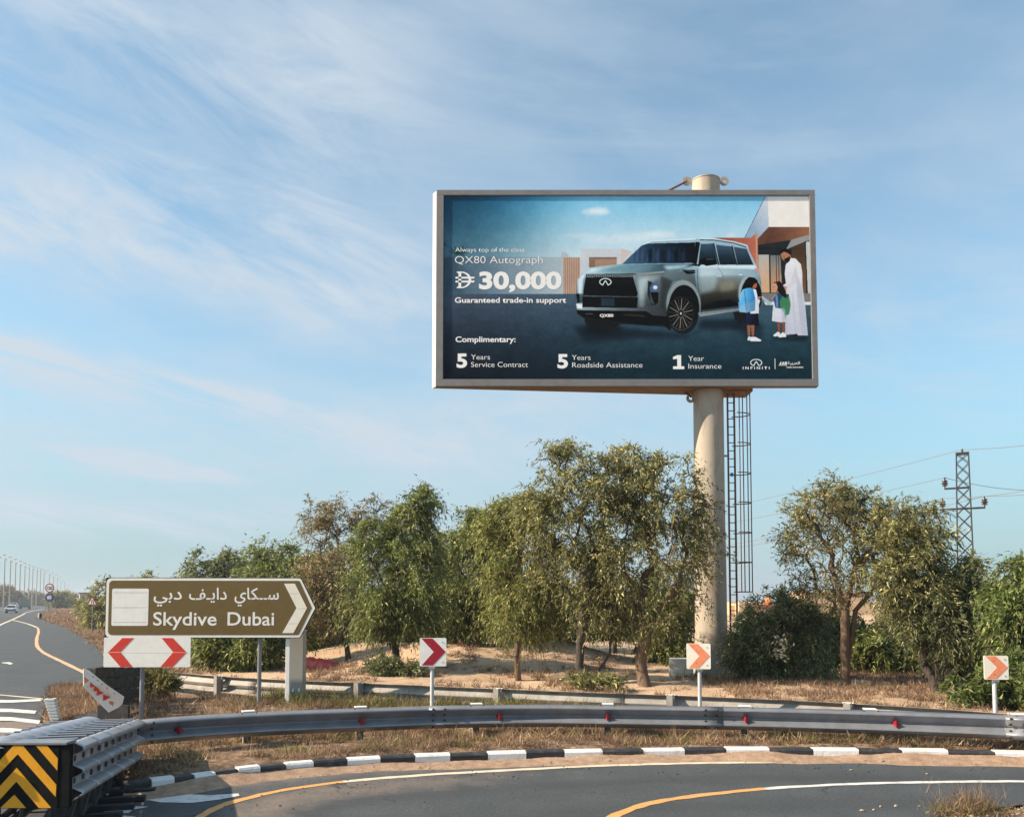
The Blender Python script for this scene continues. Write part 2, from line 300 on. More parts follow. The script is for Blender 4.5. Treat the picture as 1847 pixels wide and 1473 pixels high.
# asphalt
def asphalt():
    m = mat('asphalt', (.055, .057, .062), .82); t = m.node_tree; n = t.nodes; l = t.links; b = n['Principled BSDF']
    g = n.new('ShaderNodeTexCoord'); P = g.outputs['Object']
    def noise(s, d=5, r=.6):
        x = n.new('ShaderNodeTexNoise'); l.new(P, x.inputs['Vector']); x.inputs['Scale'].default_value = s; x.inputs['Detail'].default_value = d; x.inputs['Roughness'].default_value = r; return x.outputs[0]
    def ramp(src, a, b_, ca, cb):
        r = n.new('ShaderNodeValToRGB'); l.new(src, r.inputs[0]); e = r.color_ramp.elements; e[0].position = a; e[1].position = b_; e[0].color = ca+(1,); e[1].color = cb+(1,); return r.outputs[0]
    def mixc(fac, a, b_, mode='MIX'):
        x = n.new('ShaderNodeMix'); x.data_type = 'RGBA'; x.blend_type = mode
        if isinstance(fac, float): x.inputs[0].default_value = fac
        else: l.new(fac, x.inputs[0])
        for s, i in ((a, 6), (b_, 7)):
            if isinstance(s, tuple): x.inputs[i].default_value = s+(1,)
            else: l.new(s, x.inputs[i])
        return x.outputs[2]
    base = ramp(noise(1.2), .3, .7, (.040, .046, .050), (.060, .067, .071))
    fine = ramp(noise(70, 4, .8), .34, .66, (.45, .45, .45), (1.75, 1.75, 1.75))
    c = mixc(1.0, base, fine, 'MULTIPLY')
    c = mixc(1.0, c, ramp(noise(26, 3, .8), .36, .64, (.72, .72, .72), (1.3, 1.3, 1.3)), 'MULTIPLY')
    tk = n.new('ShaderNodeAttribute'); tk.attribute_name = 'track'; c = mixc(tk.outputs['Fac'], c, (.028, .029, .031))
    vo = n.new('ShaderNodeTexVoronoi'); l.new(P, vo.inputs['Vector']); vo.inputs['Scale'].default_value = 38
    sp = ramp(vo.outputs['Distance'], .05, .11, (1, 1, 1), (0, 0, 0))
    vc = n.new('ShaderNodeSeparateColor'); l.new(vo.outputs['Color'], vc.inputs[0])
    gt = n.new('ShaderNodeMath'); gt.operation = 'GREATER_THAN'; l.new(vc.outputs[0], gt.inputs[0]); gt.inputs[1].default_value = .93
    mu = n.new('ShaderNodeMath'); mu.operation = 'MULTIPLY'; l.new(sp, mu.inputs[0]); l.new(gt.outputs[0], mu.inputs[1])
    c = mixc(mu.outputs[0], c, (.34, .31, .27))
    dust = n.new('ShaderNodeAttribute'); dust.attribute_name = 'dust'
    dn = n.new('ShaderNodeMath'); dn.operation = 'MULTIPLY_ADD'; l.new(noise(3.2, 8, .72), dn.inputs[0]); dn.inputs[1].default_value = 1.4; dn.inputs[2].default_value = -.86
    da = n.new('ShaderNodeMath'); da.operation = 'ADD'; da.use_clamp = True; l.new(dust.outputs['Fac'], da.inputs[0]); l.new(dn.outputs[0], da.inputs[1])
    dg = n.new('ShaderNodeMapRange'); l.new(noise(22, 6, .7), dg.inputs[0]); dg.inputs[1].default_value = .38; dg.inputs[2].default_value = .62; dg.inputs[3].default_value = .45; dg.inputs[4].default_value = 1.0
    dm = n.new('ShaderNodeMath'); dm.operation = 'MULTIPLY'; dm.use_clamp = True; l.new(da.outputs[0], dm.inputs[0]); l.new(dg.outputs[0], dm.inputs[1])
    c = mixc(dm.outputs[0], c, (.27, .20, .145))
    ce = n.new('ShaderNodeTexVoronoi'); ce.feature = 'DISTANCE_TO_EDGE'; ce.inputs['Scale'].default_value = .55
    wv = n.new('ShaderNodeVectorMath'); wv.operation = 'ADD'; l.new(P, wv.inputs[0]); wn_ = n.new('ShaderNodeTexNoise'); l.new(P, wn_.inputs['Vector']); wn_.inputs['Scale'].default_value = 3; wn_.inputs['Detail'].default_value = 6; ws = n.new('ShaderNodeVectorMath'); ws.operation = 'SCALE'; l.new(wn_.outputs[1], ws.inputs[0]); ws.inputs['Scale'].default_value = .5; l.new(ws.outputs[0], wv.inputs[1]); l.new(wv.outputs[0], ce.inputs['Vector'])
    ck = ramp(ce.outputs['Distance'], .003, .011, (1, 1, 1), (0, 0, 0)); ckm = n.new('ShaderNodeMath'); ckm.operation = 'MULTIPLY'; l.new(ck, ckm.inputs[0]); l.new(ramp(noise(.6, 3), .5, .6, (0, 0, 0), (.75, .75, .75)), ckm.inputs[1])
    c = mixc(ckm.outputs[0], c, (.022, .022, .022))
    st = ramp(noise(.45, 6, .7), .52, .75, (0, 0, 0), (.5, .5, .5)); c = mixc(st, c, (.030, .031, .033))
    l.new(c, b.inputs['Base Color'])
    bp = n.new('ShaderNodeBump'); l.new(noise(120, 2), bp.inputs['Height']); bp.inputs['Strength'].default_value = .35; bp.inputs['Distance'].default_value = .006; l.new(bp.outputs[0], b.inputs['Normal'])
    return m
M['asphalt'] = asphalt()
def groundmat():
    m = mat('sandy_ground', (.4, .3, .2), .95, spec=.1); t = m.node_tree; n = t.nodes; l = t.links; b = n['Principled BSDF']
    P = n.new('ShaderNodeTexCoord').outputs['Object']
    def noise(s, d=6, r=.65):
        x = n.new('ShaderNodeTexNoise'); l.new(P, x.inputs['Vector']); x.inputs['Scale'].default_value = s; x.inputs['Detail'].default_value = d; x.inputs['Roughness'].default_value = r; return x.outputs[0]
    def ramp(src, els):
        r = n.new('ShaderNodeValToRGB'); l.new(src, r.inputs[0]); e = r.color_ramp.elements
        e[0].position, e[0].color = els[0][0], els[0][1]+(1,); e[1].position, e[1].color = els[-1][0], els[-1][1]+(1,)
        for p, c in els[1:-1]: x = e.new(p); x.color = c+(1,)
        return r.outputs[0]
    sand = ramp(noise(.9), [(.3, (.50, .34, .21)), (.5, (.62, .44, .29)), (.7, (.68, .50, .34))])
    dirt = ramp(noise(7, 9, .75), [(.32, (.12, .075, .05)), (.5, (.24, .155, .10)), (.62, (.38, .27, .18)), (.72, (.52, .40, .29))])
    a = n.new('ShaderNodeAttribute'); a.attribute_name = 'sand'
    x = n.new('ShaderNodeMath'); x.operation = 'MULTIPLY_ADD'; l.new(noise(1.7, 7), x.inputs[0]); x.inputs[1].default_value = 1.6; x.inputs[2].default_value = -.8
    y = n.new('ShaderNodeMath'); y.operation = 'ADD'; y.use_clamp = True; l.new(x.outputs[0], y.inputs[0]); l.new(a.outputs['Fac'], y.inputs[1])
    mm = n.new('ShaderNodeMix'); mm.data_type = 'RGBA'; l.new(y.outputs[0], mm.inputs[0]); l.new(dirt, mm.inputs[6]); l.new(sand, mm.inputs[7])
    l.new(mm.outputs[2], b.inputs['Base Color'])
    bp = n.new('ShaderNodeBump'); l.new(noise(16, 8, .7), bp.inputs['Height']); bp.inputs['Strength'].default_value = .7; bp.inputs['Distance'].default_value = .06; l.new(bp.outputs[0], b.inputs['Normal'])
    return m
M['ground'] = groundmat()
M['drift'] = mat('sand_drift', (.30, .19, .125), .95, var=.1, vscale=9, bump=.8, bscale=60, col2=(.47, .33, .23), spec=.1)

# ------------------------------------------------------------------ curves of the place
def catmull(pts, step=.25):
    pts = [Vector(p) for p in pts]; pts = [pts[0]*2-pts[1]]+pts+[pts[-1]*2-pts[-2]]; out = []
    for i in range(1, len(pts)-2):
        p0, p1, p2, p3 = pts[i-1:i+3]; n = max(1, int((p2-p1).length/step))
        for k in range(n):
            t = k/n; out.append(.5*((2*p1)+(p2-p0)*t+(2*p0-5*p1+4*p2-p3)*t*t+(3*p1-p0-3*p2+p3)*t**3))
    out.append(pts[-2]); return out
KB = [(221,1409),(273,1404),(316,1399),(351,1394),(390,1389),(430,1384),(471,1379.5),(516,1375),(567,1370.5),(626,1365.5),(687,1362),(748,1359.5),(813,1357),(880,1354.5),(950,1352.5),(1018,1351),(1088,1349.5),(1160,1348.5),(1236,1347.5),(1310,1347),(1389,1347),(1467,1347.3),(1550,1348),(1628,1349),(1711,1350.3),(1795,1352),(1880,1354),(1970,1357),(2065,1361),(2165,1366)]
kerb_pts = [G(x, y+2.5, .12) for x, y in KB]
frail = catmull([at(x, y, 1) for x, y in ()] or [G(x, y, .555) for x, y in ((238,1299),(320,1292),(400,1287),(500,1282),(600,1278.5),(700,1275),(780,1272.5),(900,1270.5),(1000,1270),(1130,1271.5),(1270,1273.5),(1420,1276.5),(1570,1280.5),(1700,1284.5),(1847,1290),(2000,1296),(2200,1305))])
brail = catmull([G(x, y, .46) for x, y in ((250,1206.5),(290,1210),(400,1219.5),(520,1226),(650,1231.5),(780,1237),(900,1242),(1050,1248),(1210,1253.5),(1370,1260),(1530,1268),(1680,1277),(1830,1288),(1990,1303))])
def yfun(path):
    a = np.array([(p.x, p.y) for p in path]); i = np.argsort(a[:, 0]); return lambda x: np.interp(x, a[i, 0], a[i, 1])
kerb_y = yfun(kerb_pts); frail_y = yfun(frail); brail_y = yfun(brail)

ramp_poly = [Vector((p.x, p.y+.03, 0)) for p in kerb_pts]+[G(2500,1384),G(2500,1432),G(2100,1436),G(1847,1450),G(1760,1461),G(1670,1474),G(1600,1500),Vector((2.6,4.0,0)),Vector((2.0,1.5,0)),Vector((-14,1.5,0)),Vector((-14,12.0,0)),G(-60,1300),G(70,1302),G(140,1325),G(200,1400)]
hwy_poly = [G(70,1302),G(84,1270),G(98,1240),G(150,1236),G(178,1218),G(250,1212),G(222,1196),G(190,1178),G(166,1156),G(130,1135),G(100,1122),G(76,1113),G(84,1103),G(108,1095),G(138,1089),G(143,1086.6),G(120,1086.5),G(60,1087.5),G(-20,1091.5),G(-400,1105),G(-1500,1160),G(-1200,1330),G(-300,1340)]
def inpoly(X, Y, poly):
    p = np.array([(v.x, v.y) for v in poly]); res = np.zeros(X.shape, bool); j = len(p)-1
    for i in range(len(p)):
        xi, yi = p[i]; xj, yj = p[j]
        if yi != yj: res ^= ((yi > Y) != (yj > Y)) & (X < (xj-xi)*(Y-yi)/(yj-yi)+xi)
        j = i
    return res
def vnoise(X, Y, s, seed=0):          # cheap smooth value noise
    X = X/s+seed*13.7; Y = Y/s+seed*7.3; xi = np.floor(X); yi = np.floor(Y); fx = X-xi; fy = Y-yi
    fx = fx*fx*(3-2*fx); fy = fy*fy*(3-2*fy)
    h = lambda a, b: np.mod(np.sin(a*127.1+b*311.7)*43758.5453, 1.0)
    return (h(xi, yi)*(1-fx)+h(xi+1, yi)*fx)*(1-fy)+(h(xi, yi+1)*(1-fx)+h(xi+1, yi+1)*fx)*fy
def hraw(X, Y):
    ver = np.clip((Y-kerb_y(X))/.25, 0, 1)*np.clip((X+5.2)/.8, 0, 1)
    back = np.clip((Y-brail_y(X)-.2)/1.5, 0, 1)*np.clip((X+9.5)/1.5, 0, 1)
    h = ver*(.10+.05*(vnoise(X, Y, .7)-.4)+.03*vnoise(X, Y, .23, 2))
    h += back*(.10*vnoise(X, Y, 2.2, 1)+.05*vnoise(X, Y, .6, 3))*np.where((X > 3) & (Y > 19), .4, 1)
    for bx, by, br, bh in ((-2.6, 24.5, 1.3, .42), (-1.2, 23.6, 1.6, .35), (1.0, 25.0, 1.5, .4), (-4.4, 27, 2.4, .5), (1.0, 26.5, 2.0, .5), (-6.6, 30, 2.5, .6)):
        h += bh*np.exp(-((X-bx)**2+(Y-by)**2)/(br*br))
    far = np.clip((Y-45)/200, 0, 1)*np.clip((X-(-.45*Y)+0)/30, 0, 1)
    h += far*(1.2*vnoise(X, Y, 30, 5)+.6*vnoise(X, Y, 9, 6))
    near = np.clip((X-4.0)/.8, 0, 1)*np.clip((7.6-Y)/.3, 0, 1)
    h += near*(.03+.05*vnoise(X, Y, .25, 4))
    return h
def axis(lo, hi, st, a, b, gr=1.13):
    c = list(np.arange(lo, hi+1e-6, st)); s = st
    while c[-1] < b: s *= gr; c.append(c[-1]+s)
    s = st
    while c[0] > a: s *= gr; c.insert(0, c[0]-s)
    return np.array(c)
gx = axis(-15, 15, .16, -5000, 5000); gy = axis(4, 34, .16, -2500, 6500)
GXm, GYm = np.meshgrid(gx, gy)
road = inpoly(GXm, GYm, ramp_poly) | inpoly(GXm, GYm, hwy_poly)
rd = road.copy()
rd[1:] |= road[:-1]; rd[:-1] |= road[1:]; rd[:, 1:] |= road[:, :-1]; rd[:, :-1] |= road[:, 1:]
Z = np.where(rd, -.035, hraw(GXm, GYm))
def gz(x, y):
    return float(hraw(np.array([float(x)]), np.array([float(y)]))[0])
def np_mesh(name, V, Fq, mt, attrs=None, smooth=True):
    me = bpy.data.meshes.new(name); nv = len(V); nf, k = Fq.shape
    me.vertices.add(nv); me.vertices.foreach_set('co', np.ascontiguousarray(V, np.float32).ravel())
    me.loops.add(nf*k); me.loops.foreach_set('vertex_index', np.ascontiguousarray(Fq, np.int32).ravel())
    me.polygons.add(nf); me.polygons.foreach_set('loop_start', np.arange(0, nf*k, k, dtype=np.int32))
    me.update(calc_edges=True); me.materials.append(mt)
    if attrs:
        for a, d in attrs.items():
            at_ = me.attributes.new(a, 'FLOAT', 'POINT'); at_.data.foreach_set('value', np.ascontiguousarray(d, np.float32).ravel())
    if smooth: me.shade_smooth()
    return me
def gridfaces(ny, nx):
    i = np.arange(ny*nx).reshape(ny, nx); return np.stack([i[:-1, :-1], i[:-1, 1:], i[1:, 1:], i[1:, :-1]], -1).reshape(-1, 4)
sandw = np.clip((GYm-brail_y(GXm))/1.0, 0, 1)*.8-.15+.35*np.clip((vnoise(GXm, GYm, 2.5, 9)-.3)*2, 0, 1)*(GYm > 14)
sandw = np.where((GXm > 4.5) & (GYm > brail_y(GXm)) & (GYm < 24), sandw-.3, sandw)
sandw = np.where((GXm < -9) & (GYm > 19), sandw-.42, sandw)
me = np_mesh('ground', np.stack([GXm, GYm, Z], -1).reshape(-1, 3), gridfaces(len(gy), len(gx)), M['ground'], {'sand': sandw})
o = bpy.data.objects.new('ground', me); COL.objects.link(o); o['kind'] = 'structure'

# asphalt sheets: finely gridded polygons with a dust attribute
def asphalt_sheet(name, poly, z, dustf, box, st):
    xs = np.arange(box[0], box[1], st); ys = np.arange(box[2], box[3], st); X, Y = np.meshgrid(xs, ys)
    bm = bmesh.new(); vs_ = [bm.verts.new((p.x, p.y, z)) for p in poly]; bm.faces.new(vs_)
    for x in xs: bmesh.ops.bisect_plane(bm, geom=bm.verts[:]+bm.edges[:]+bm.faces[:], plane_co=(x, 0, 0), plane_no=(1, 0, 0))
    for y in ys: bmesh.ops.bisect_plane(bm, geom=bm.verts[:]+bm.edges[:]+bm.faces[:], plane_co=(0, y, 0), plane_no=(0, 1, 0))
    bmesh.ops.recalc_face_normals(bm, faces=bm.faces)
    if bm.faces and sum(f.normal.z for f in bm.faces) < 0: bmesh.ops.reverse_faces(bm, faces=bm.faces)
    me = bpy.data.meshes.new(name); bm.to_mesh(me); bm.free(); me.materials.append(M['asphalt'])
    co = np.array([v.co[:] for v in me.vertices]); a = me.attributes.new('dust', 'FLOAT', 'POINT'); a.data.foreach_set('value', dustf(co[:, 0], co[:, 1]).astype(np.float32))
    a = me.attributes.new('track', 'FLOAT', 'POINT'); dd_ = np.sqrt(((co[:, 0][:, None]-l1[None, :, 0])**2+(co[:, 1][:, None]-l1[None, :, 1])**2).min(1)); bel = co[:, 1] < np.interp(co[:, 0], l1[:, 0], l1[:, 1])
    a.data.foreach_set('value', (np.where(bel, .45*np.exp(-((dd_-.95)/.2)**2)+.4*np.exp(-((dd_-2.1)/.22)**2), 0)*(name == 'ramp_road')).astype(np.float32))
    o = bpy.data.objects.new(name, me); COL.objects.link(o); o['kind'] = 'structure'; return o
line1 = catmull([G(x, y, .004) for x, y in ((330,1500),(360,1473),(400,1452),(450,1437),(500,1426),(600,1411),(700,1401.5),(800,1394.5),(900,1389),(1050,1381.5),(1200,1376.5),(1350,1374),(1500,1373),(1650,1374),(1847,1377),(2100,1384))], .12)
line2 = catmull([G(x, y, .004) for x, y in ((1020,1530),(1060,1500),(1100,1475),(1140,1457),(1200,1442),(1300,1429),(1400,1420),(1500,1414.5),(1600,1411),(1720,1409),(1847,1408),(2100,1409))], .12)
l1 = np.array([(p.x, p.y) for p in line1[::3]])
def dust_ramp(x, y):
    d = np.sqrt(((x[:, None]-l1[None, :, 0])**2+(y[:, None]-l1[None, :, 1])**2).min(1)); side = y > np.interp(x, l1[:, 0], l1[:, 1])
    k = np.clip(1-(kerb_y(x)-y)/.55, 0, 1)
    t = np.where(side, .25+.8*k, np.clip(.95-np.abs(d-.42)*1.5, -.1, .8)*np.clip((1.4-x)/3, .1, 1))
    near = np.clip(1-np.hypot(x-3.6, (y-5.6))/1.6, 0, 1)*.5
    return t+near-.05
asphalt_sheet('ramp_road', ramp_poly, 0.0, dust_ramp, (-6, 10, 3, 12), .22)
def dust_hwy(x, y):
    return np.where((y < 17) & (x > -11), .25, -.02)+.25*np.clip(1-np.abs(x-(-.41*y+2.0))/2, 0, 1)*(y < 40)
asphalt_sheet('highway', hwy_poly, -.005, dust_hwy, (-60, -4, 10, 60), 2.0)

def ribbon(path, wid, z=.004, edge=.012):
    mb = MB(); vs_ = []
    for i, p in enumerate(path):
        d = Vector(path[min(i+1, len(path)-1)])-Vector(path[max(i-1, 0)]); d.z = 0; d.normalize(); n = Vector((d.y, -d.x, 0))
        w_ = wid/2
        vs_ += [Vector((p[0], p[1], z))+n*(w_+random.uniform(-edge, edge)), Vector((p[0], p[1], z))-n*(w_+random.uniform(-edge, edge))]
    mb.add(vs_, [(2*i, 2*i+1, 2*i+3, 2*i+2) for i in range(len(path)-1)]); return mb
k1 = next(i for i, p in enumerate(line1) if p.x > -1.9)
k2 = next(i for i, p in enumerate(line2) if p.x > 2.6)
ribbon(line1[:k1+1], .11).build('lane_line', M['ylwline'], kind='structure')
ribbon(line1[k1:], .11).build('lane_line', M['paleline'], kind='structure')
ribbon(line2[:k2+1], .11).build('lane_line', M['ylwline'], kind='structure')
ribbon(line2[k2:], .10).build('lane_line', M['whtline'], kind='structure')
def gl(pts, wid, m, z=.002, st=.6, edge=.012):
    ribbon(catmull([G(x, y, z) for x, y in pts], st), wid, z, edge).build('lane_line', m, kind='structure')
gl(((68,1131.5),(69.5,1139),(66.5,1150),(66,1160),(69,1168),(80,1177),(100,1187),(130,1201.5),(164,1218)), .16, M['peach'])
gl(((22,1117.5),(48,1124),(67,1131)), .2, M['paleline'])
gl(((-60,1156),(-30,1141),(0,1126.5),(22,1117),(40,1108.5),(52,1103),(80,1097.5)), .25, M['paleline'], st=3)
gl(((56,1100.8),(70,1100),(82,1099.4)), .4, M['whtline'], st=3)
gl(((-60,1246),(0,1252.5),(77,1259.5)), .1, M['paleline'])
def gpoly(pts, m, z, name='road_marking'):
    mb = MB(); mb.add([G(x, y, z) for x, y in pts], [tuple(range(len(pts)))]); return mb.build(name, m, kind='structure')
for a, b, t in ((1261.5,1259.5,5), (1277,1281,6.5), (1292,1298.5,7), (1312,1315.5,8), (1329,1330,8)):
    xe = {1261.5:78, 1277:66, 1292:73, 1312:58, 1329:45}[a]
    gpoly([(-90,a-3), (-20,a-.5), (20,a+.4), (xe,b), (xe-3,b+t-1), (20,a+t), (-20,a+t), (-90,a+t-3)], M['whtline'], .004)
gpoly([(4,1194),(17,1193.5),(24,1196),(18,1198),(12,1196),(4,1195.5)], M['whtline'], .002)
gpoly([(285,1432),(330,1431),(380,1433),(430,1430),(432,1434),(395,1441),(345,1447),(290,1446),(262,1441)], M['whtline'], .005)
gpoly([(175,1457),(215,1452),(268,1454),(240,1459),(232,1465),(196,1467)], M['whtline'], .005)
gpoly([(160,1470),(210,1468),(245,1472),(230,1480),(170,1482)], M['whtline'], .005)

# kerb
kerb = empty('kerb', kind='structure')
for i in range(len(kerb_pts)-1):
    a, b = kerb_pts[i], kerb_pts[i+1]; d = (b-a).normalized(); n = Vector((-d.y, d.x, 0))
    a2 = a+d*.006; b2 = b-d*.006; j = random.uniform(-.006, .006); jz = random.uniform(-.008, .006)
    mb = MB(); prof = [(0, -.05), (0, .10), (.02, .122), (.14, .122), (.15, .11), (.15, -.05)]
    vs_ = [Vector((q.x, q.y, 0))+n*(o_+j)+Vector((0, 0, z_+jz)) for q in (a2, b2) for o_, z_ in prof]
    m_ = len(prof); fs = [(k, (k+1) % m_, (k+1) % m_+m_, k+m_) for k in range(m_)]+[tuple(range(m_)), tuple(range(m_, 2*m_))]
    mb.add(vs_, fs).build('kerb_stone', M['kerbblack'] if i % 2 == 0 else M['kerbwhite'], kerb)
mb = MB(); pth = catmull(kerb_pts, .05); ks = 9; vs_ = []
for i, p in enumerate(pth):
    d = pth[min(i+1, len(pth)-1)]-pth[max(i-1, 0)]; d.normalize(); n = Vector((d.y, -d.x, 0)); s_ = i*.05
    hb = .018+.055*float(vnoise(np.array([s_]), np.array([0.]), .9, 3)[0])**1.5+.02*float(vnoise(np.array([s_]), np.array([5.]), .25, 4)[0])
    if 10.2 < s_ < 11.2: hb += .05*math.sin((s_-10.2)*math.pi)
    wd = .22+.22*float(vnoise(np.array([s_]), np.array([3.]), .8, 8)[0])+.07*float(vnoise(np.array([s_]), np.array([3.]), .15, 8)[0])
    for k in range(ks):
        t = k/(ks-1); z_ = hb*(1-t)**1.4+.006+random.uniform(-.003, .003)*(t < .95)-.012*(t == 1)
        q = Vector((p.x, p.y, 0))+n*(t*wd-.005); vs_.append((q.x, q.y, z_))
mb.add(vs_, [(i*ks+k, i*ks+k+1, (i+1)*ks+k+1, (i+1)*ks+k) for i in range(len(pth)-1) for k in range(ks-1)])
mb.build('sand_drift', M['drift'], smooth=True, kind='stuff', label='sand blown against the striped kerb along the road edge', cat='sand')

# ------------------------------------------------------------------ steel beam barriers
WP = [(.0, .0), (.085, -.020), (.102, -.032), (.104, -.046), (.094, -.056), (.01, -.142), (.0, -.150), (.0, -.162),
      (.01, -.170), (.088, -.216), (.102, -.228), (.104, -.242), (.094, -.252), (.01, -.306), (.0, -.31)]
def barrier(name, path, label, side, posts, m, group=None, reflect=(), blockw=.10, postw=.11, zt=.0):
    root = empty(name, path[0].xy.to_3d(), 0, label, 'guardrail', group); o0 = Vector((path[0].x, path[0].y, 0))
    P = [p-o0 for p in path]; s = [0]
    for a, b in zip(P, P[1:]): s.append(s[-1]+(b-a).length)
    tot = s[-1]; L_ = 3.8; k = 0; SPL = []
    def pt(t):
        t = min(max(t, 0), tot); i = next((j for j in range(1, len(s)) if s[j] >= t), len(s)-1); u = (t-s[i-1])/(s[i]-s[i-1]+1e-9)
        return P[i-1].lerp(P[i], u), (P[i]-P[i-1]).normalized()
    while k*L_ < tot:
        t0, t1 = k*L_, min(tot, (k+1)*L_+.3); n_ = max(2, int((t1-t0)/.25)); off = .004*(k % 2)
        path_ = [pt(t0+(t1-t0)*i/n_)[0] for i in range(n_+1)]
        mb = MB(); outer = [(side*(o_+off), z) for o_, z in WP]; mb.sweep(path_, outer)
        ob = mb.build('rail_panel', m, root, smooth=SH)
        so_ = ob.modifiers.new('thickness', 'SOLIDIFY'); so_.thickness = .004; so_.offset = 0
        for bz in (-.035, -.115, -.195, -.275):
            for bx in (.06, .22):
                pp_, dd_ = pt(t0+bx); nn_ = Vector((dd_.y, -dd_.x, 0))*side; oo_ = np.interp(-bz, [-z for _, z in WP], [o_ for o_, _ in WP]); SPL.append((root, pp_+nn_*(oo_+.006)+Vector((0, 0, bz)), math.atan2(dd_.y, dd_.x)))
        k += 1
    bolt = MB().lathe([(.018, 0), (.018, .012), (.01, .02)], n=8).mesh('bolt', M['steel_dark'])
    for rt_, q_, rz_ in SPL:
        b_ = inst(bolt, 'bolt', rt_, q_); b_.rotation_euler = (R(90)*side, 0, rz_)
    for px in posts:
        ang = min(range(len(path)), key=lambda j: abs(path[j].x/path[j].y-(px-PX)/F)); p, d = pt(s[ang]); n_ = Vector((d.y, -d.x, 0))*side
        rz = math.atan2(d.y, d.x); g0 = gz((p+o0).x, (p+o0).y)-.15
        q = p-n_*(.02+blockw+postw/2); zt_ = p.z
        mb = MB(); hgt = zt_-.01-g0+zt       # C-section post
        for cx, cy, sx_, sy_ in ((0, side*postw/2-side*.003, .10, .006), (-.047, 0, .006, postw), (.047, 0, .006, postw)):
            c_ = Matrix.Rotation(rz, 3, 'Z') @ Vector((cx, cy, 0)); mb.box(q+c_*1+Vector((0, 0, g0+hgt/2-q.z)), (sx_, sy_, hgt), rz)
        mb.build('post', M['steel_old'], root)
        q2 = p-n_*(.012+blockw/2)
        MB().box(Vector((q2.x, q2.y, zt_-.145)), (.14, blockw, .30), rz).build('blockout', M['steel_old'], root, bevel=.008)
        if zt >= 0:
            MB().box(Vector((q2.x, q2.y, zt_+.012)), (.16, blockw+.03, .012), rz).build('cap_plate', M['white'], root)
        for dx_ in (-.09, .09):
            b_ = inst(bolt, 'bolt', root, p+d*dx_+n_*.03-Vector((0, 0, .018))); b_.rotation_euler = (0, R(10), 0)
    for px in reflect:
        ang = min(range(len(path)), key=lambda j: abs(path[j].x/path[j].y-(px-PX)/F)); p, d = pt(s[ang]); n_ = Vector((d.y, -d.x, 0))*side
        mb = MB(); c_ = p+Vector((0, 0, -.155))
        e = n_*.115; w_ = d*.045
        mb.add([c_-w_+Vector((0, 0, .0)), c_+e-w_*.2+Vector((0, 0, .05)), c_+e-w_*.2-Vector((0, 0, .05)), c_+w_, c_+e*.75+w_*1.0+Vector((0, 0, .0)), c_+e*.75+w_*1.0-Vector((0, 0, .012))],
               [(0, 1, 2), (3, 5, 4), (0, 3, 4, 1), (0, 2, 5, 3), (1, 4, 5, 2)])
        mb.build('reflector', M['reflector'], root)
    return root
barrier('guardrail', frail, 'near galvanised steel guardrail curving along the striped kerb with red reflectors', 1, (437, 650, 858, 1088, 1332, 1585, 1850), M['steel'], reflect=(340, 676, 882, 1107, 1342, 1600))
barrier('guardrail', brail, 'far weathered guardrail running behind the sign posts in front of the trees', -1, (405, 643, 905, 1205, 1523, 1835), M['steel_old'], blockw=.03, zt=.03)

# ------------------------------------------------------------------ plane frame for signs
class Plane:
    def __init__(s, pcx, pcy, Y, yaw=0.0):
        s.c = at(pcx, pcy, Y); s.pc = (pcx, pcy)
        s.k = (s.c-Vector((0, 0, H))).dot(Vector((0, math.cos(PITCH), math.sin(PITCH))))/F
        bb_ = ray(pcx, pcy)[1]; s.kv = s.k/bb_
        s.u = Vector((math.cos(yaw), math.sin(yaw), 0)); s.n = Vector((math.sin(yaw), -math.cos(yaw), 0)); s.k_ = s.k/max(.2, math.cos(yaw))
    def __call__(s, px, py, d=0.0):
        return s.c+s.u*((px-s.pc[0])*s.k_)+Vector((0, 0, -(py-s.pc[1])*s.kv))+s.n*d
def plate(pl, poly, d0, d1, name, m, parent, base, bevel=0, **kw):
    mb = MB(); mb.prism(poly, lambda u, v, d: pl(u, v, d)-base, d0, d1); return mb.build(name, m, parent, bevel=bevel, **kw)
def rrect(x0, y0, x1, y1, r, n=5):
    pts = []
    for cx, cy, a0 in ((x1-r, y0+r, -90), (x1-r, y1-r, 0), (x0+r, y1-r, 90), (x0+r, y0+r, 180)):
        for i in range(n+1): a = R(a0+90*i/n); pts.append((cx+r*math.cos(a), cy+r*math.sin(a)))
    return pts
def text(body, x0, x1, ybase, cap, pl, d, m, parent, base, bold=0.0, name='lettering', ref=.72, italic=0.0):
    cu = bpy.data.curves.new('text', 'FONT'); cu.body = body; cu.resolution_u = 4; cu.offset = bold; cu.shear = italic
    ob = bpy.data.objects.new('text', cu); COL.objects.link(ob); bpy.context.view_layer.update()
    me = bpy.data.meshes.new_from_object(ob); bpy.data.objects.remove(ob); bpy.data.curves.remove(cu)
    co = np.array([v.co[:] for v in me.vertices]); mn, mxx = co[:, 0].min(), co[:, 0].max()
    sx_ = (x1-x0)/(mxx-mn); sy_ = cap/ref
    for v in me.vertices: v.co = pl(x0+(v.co.x-mn)*sx_, ybase-v.co.y*sy_, d)-base
    me.materials.append(m); me.name = name
    o = bpy.data.objects.new(name, me); COL.objects.link(o); o.parent = parent
    return o
def tube_to(x0, x1, px_y, pl): pass

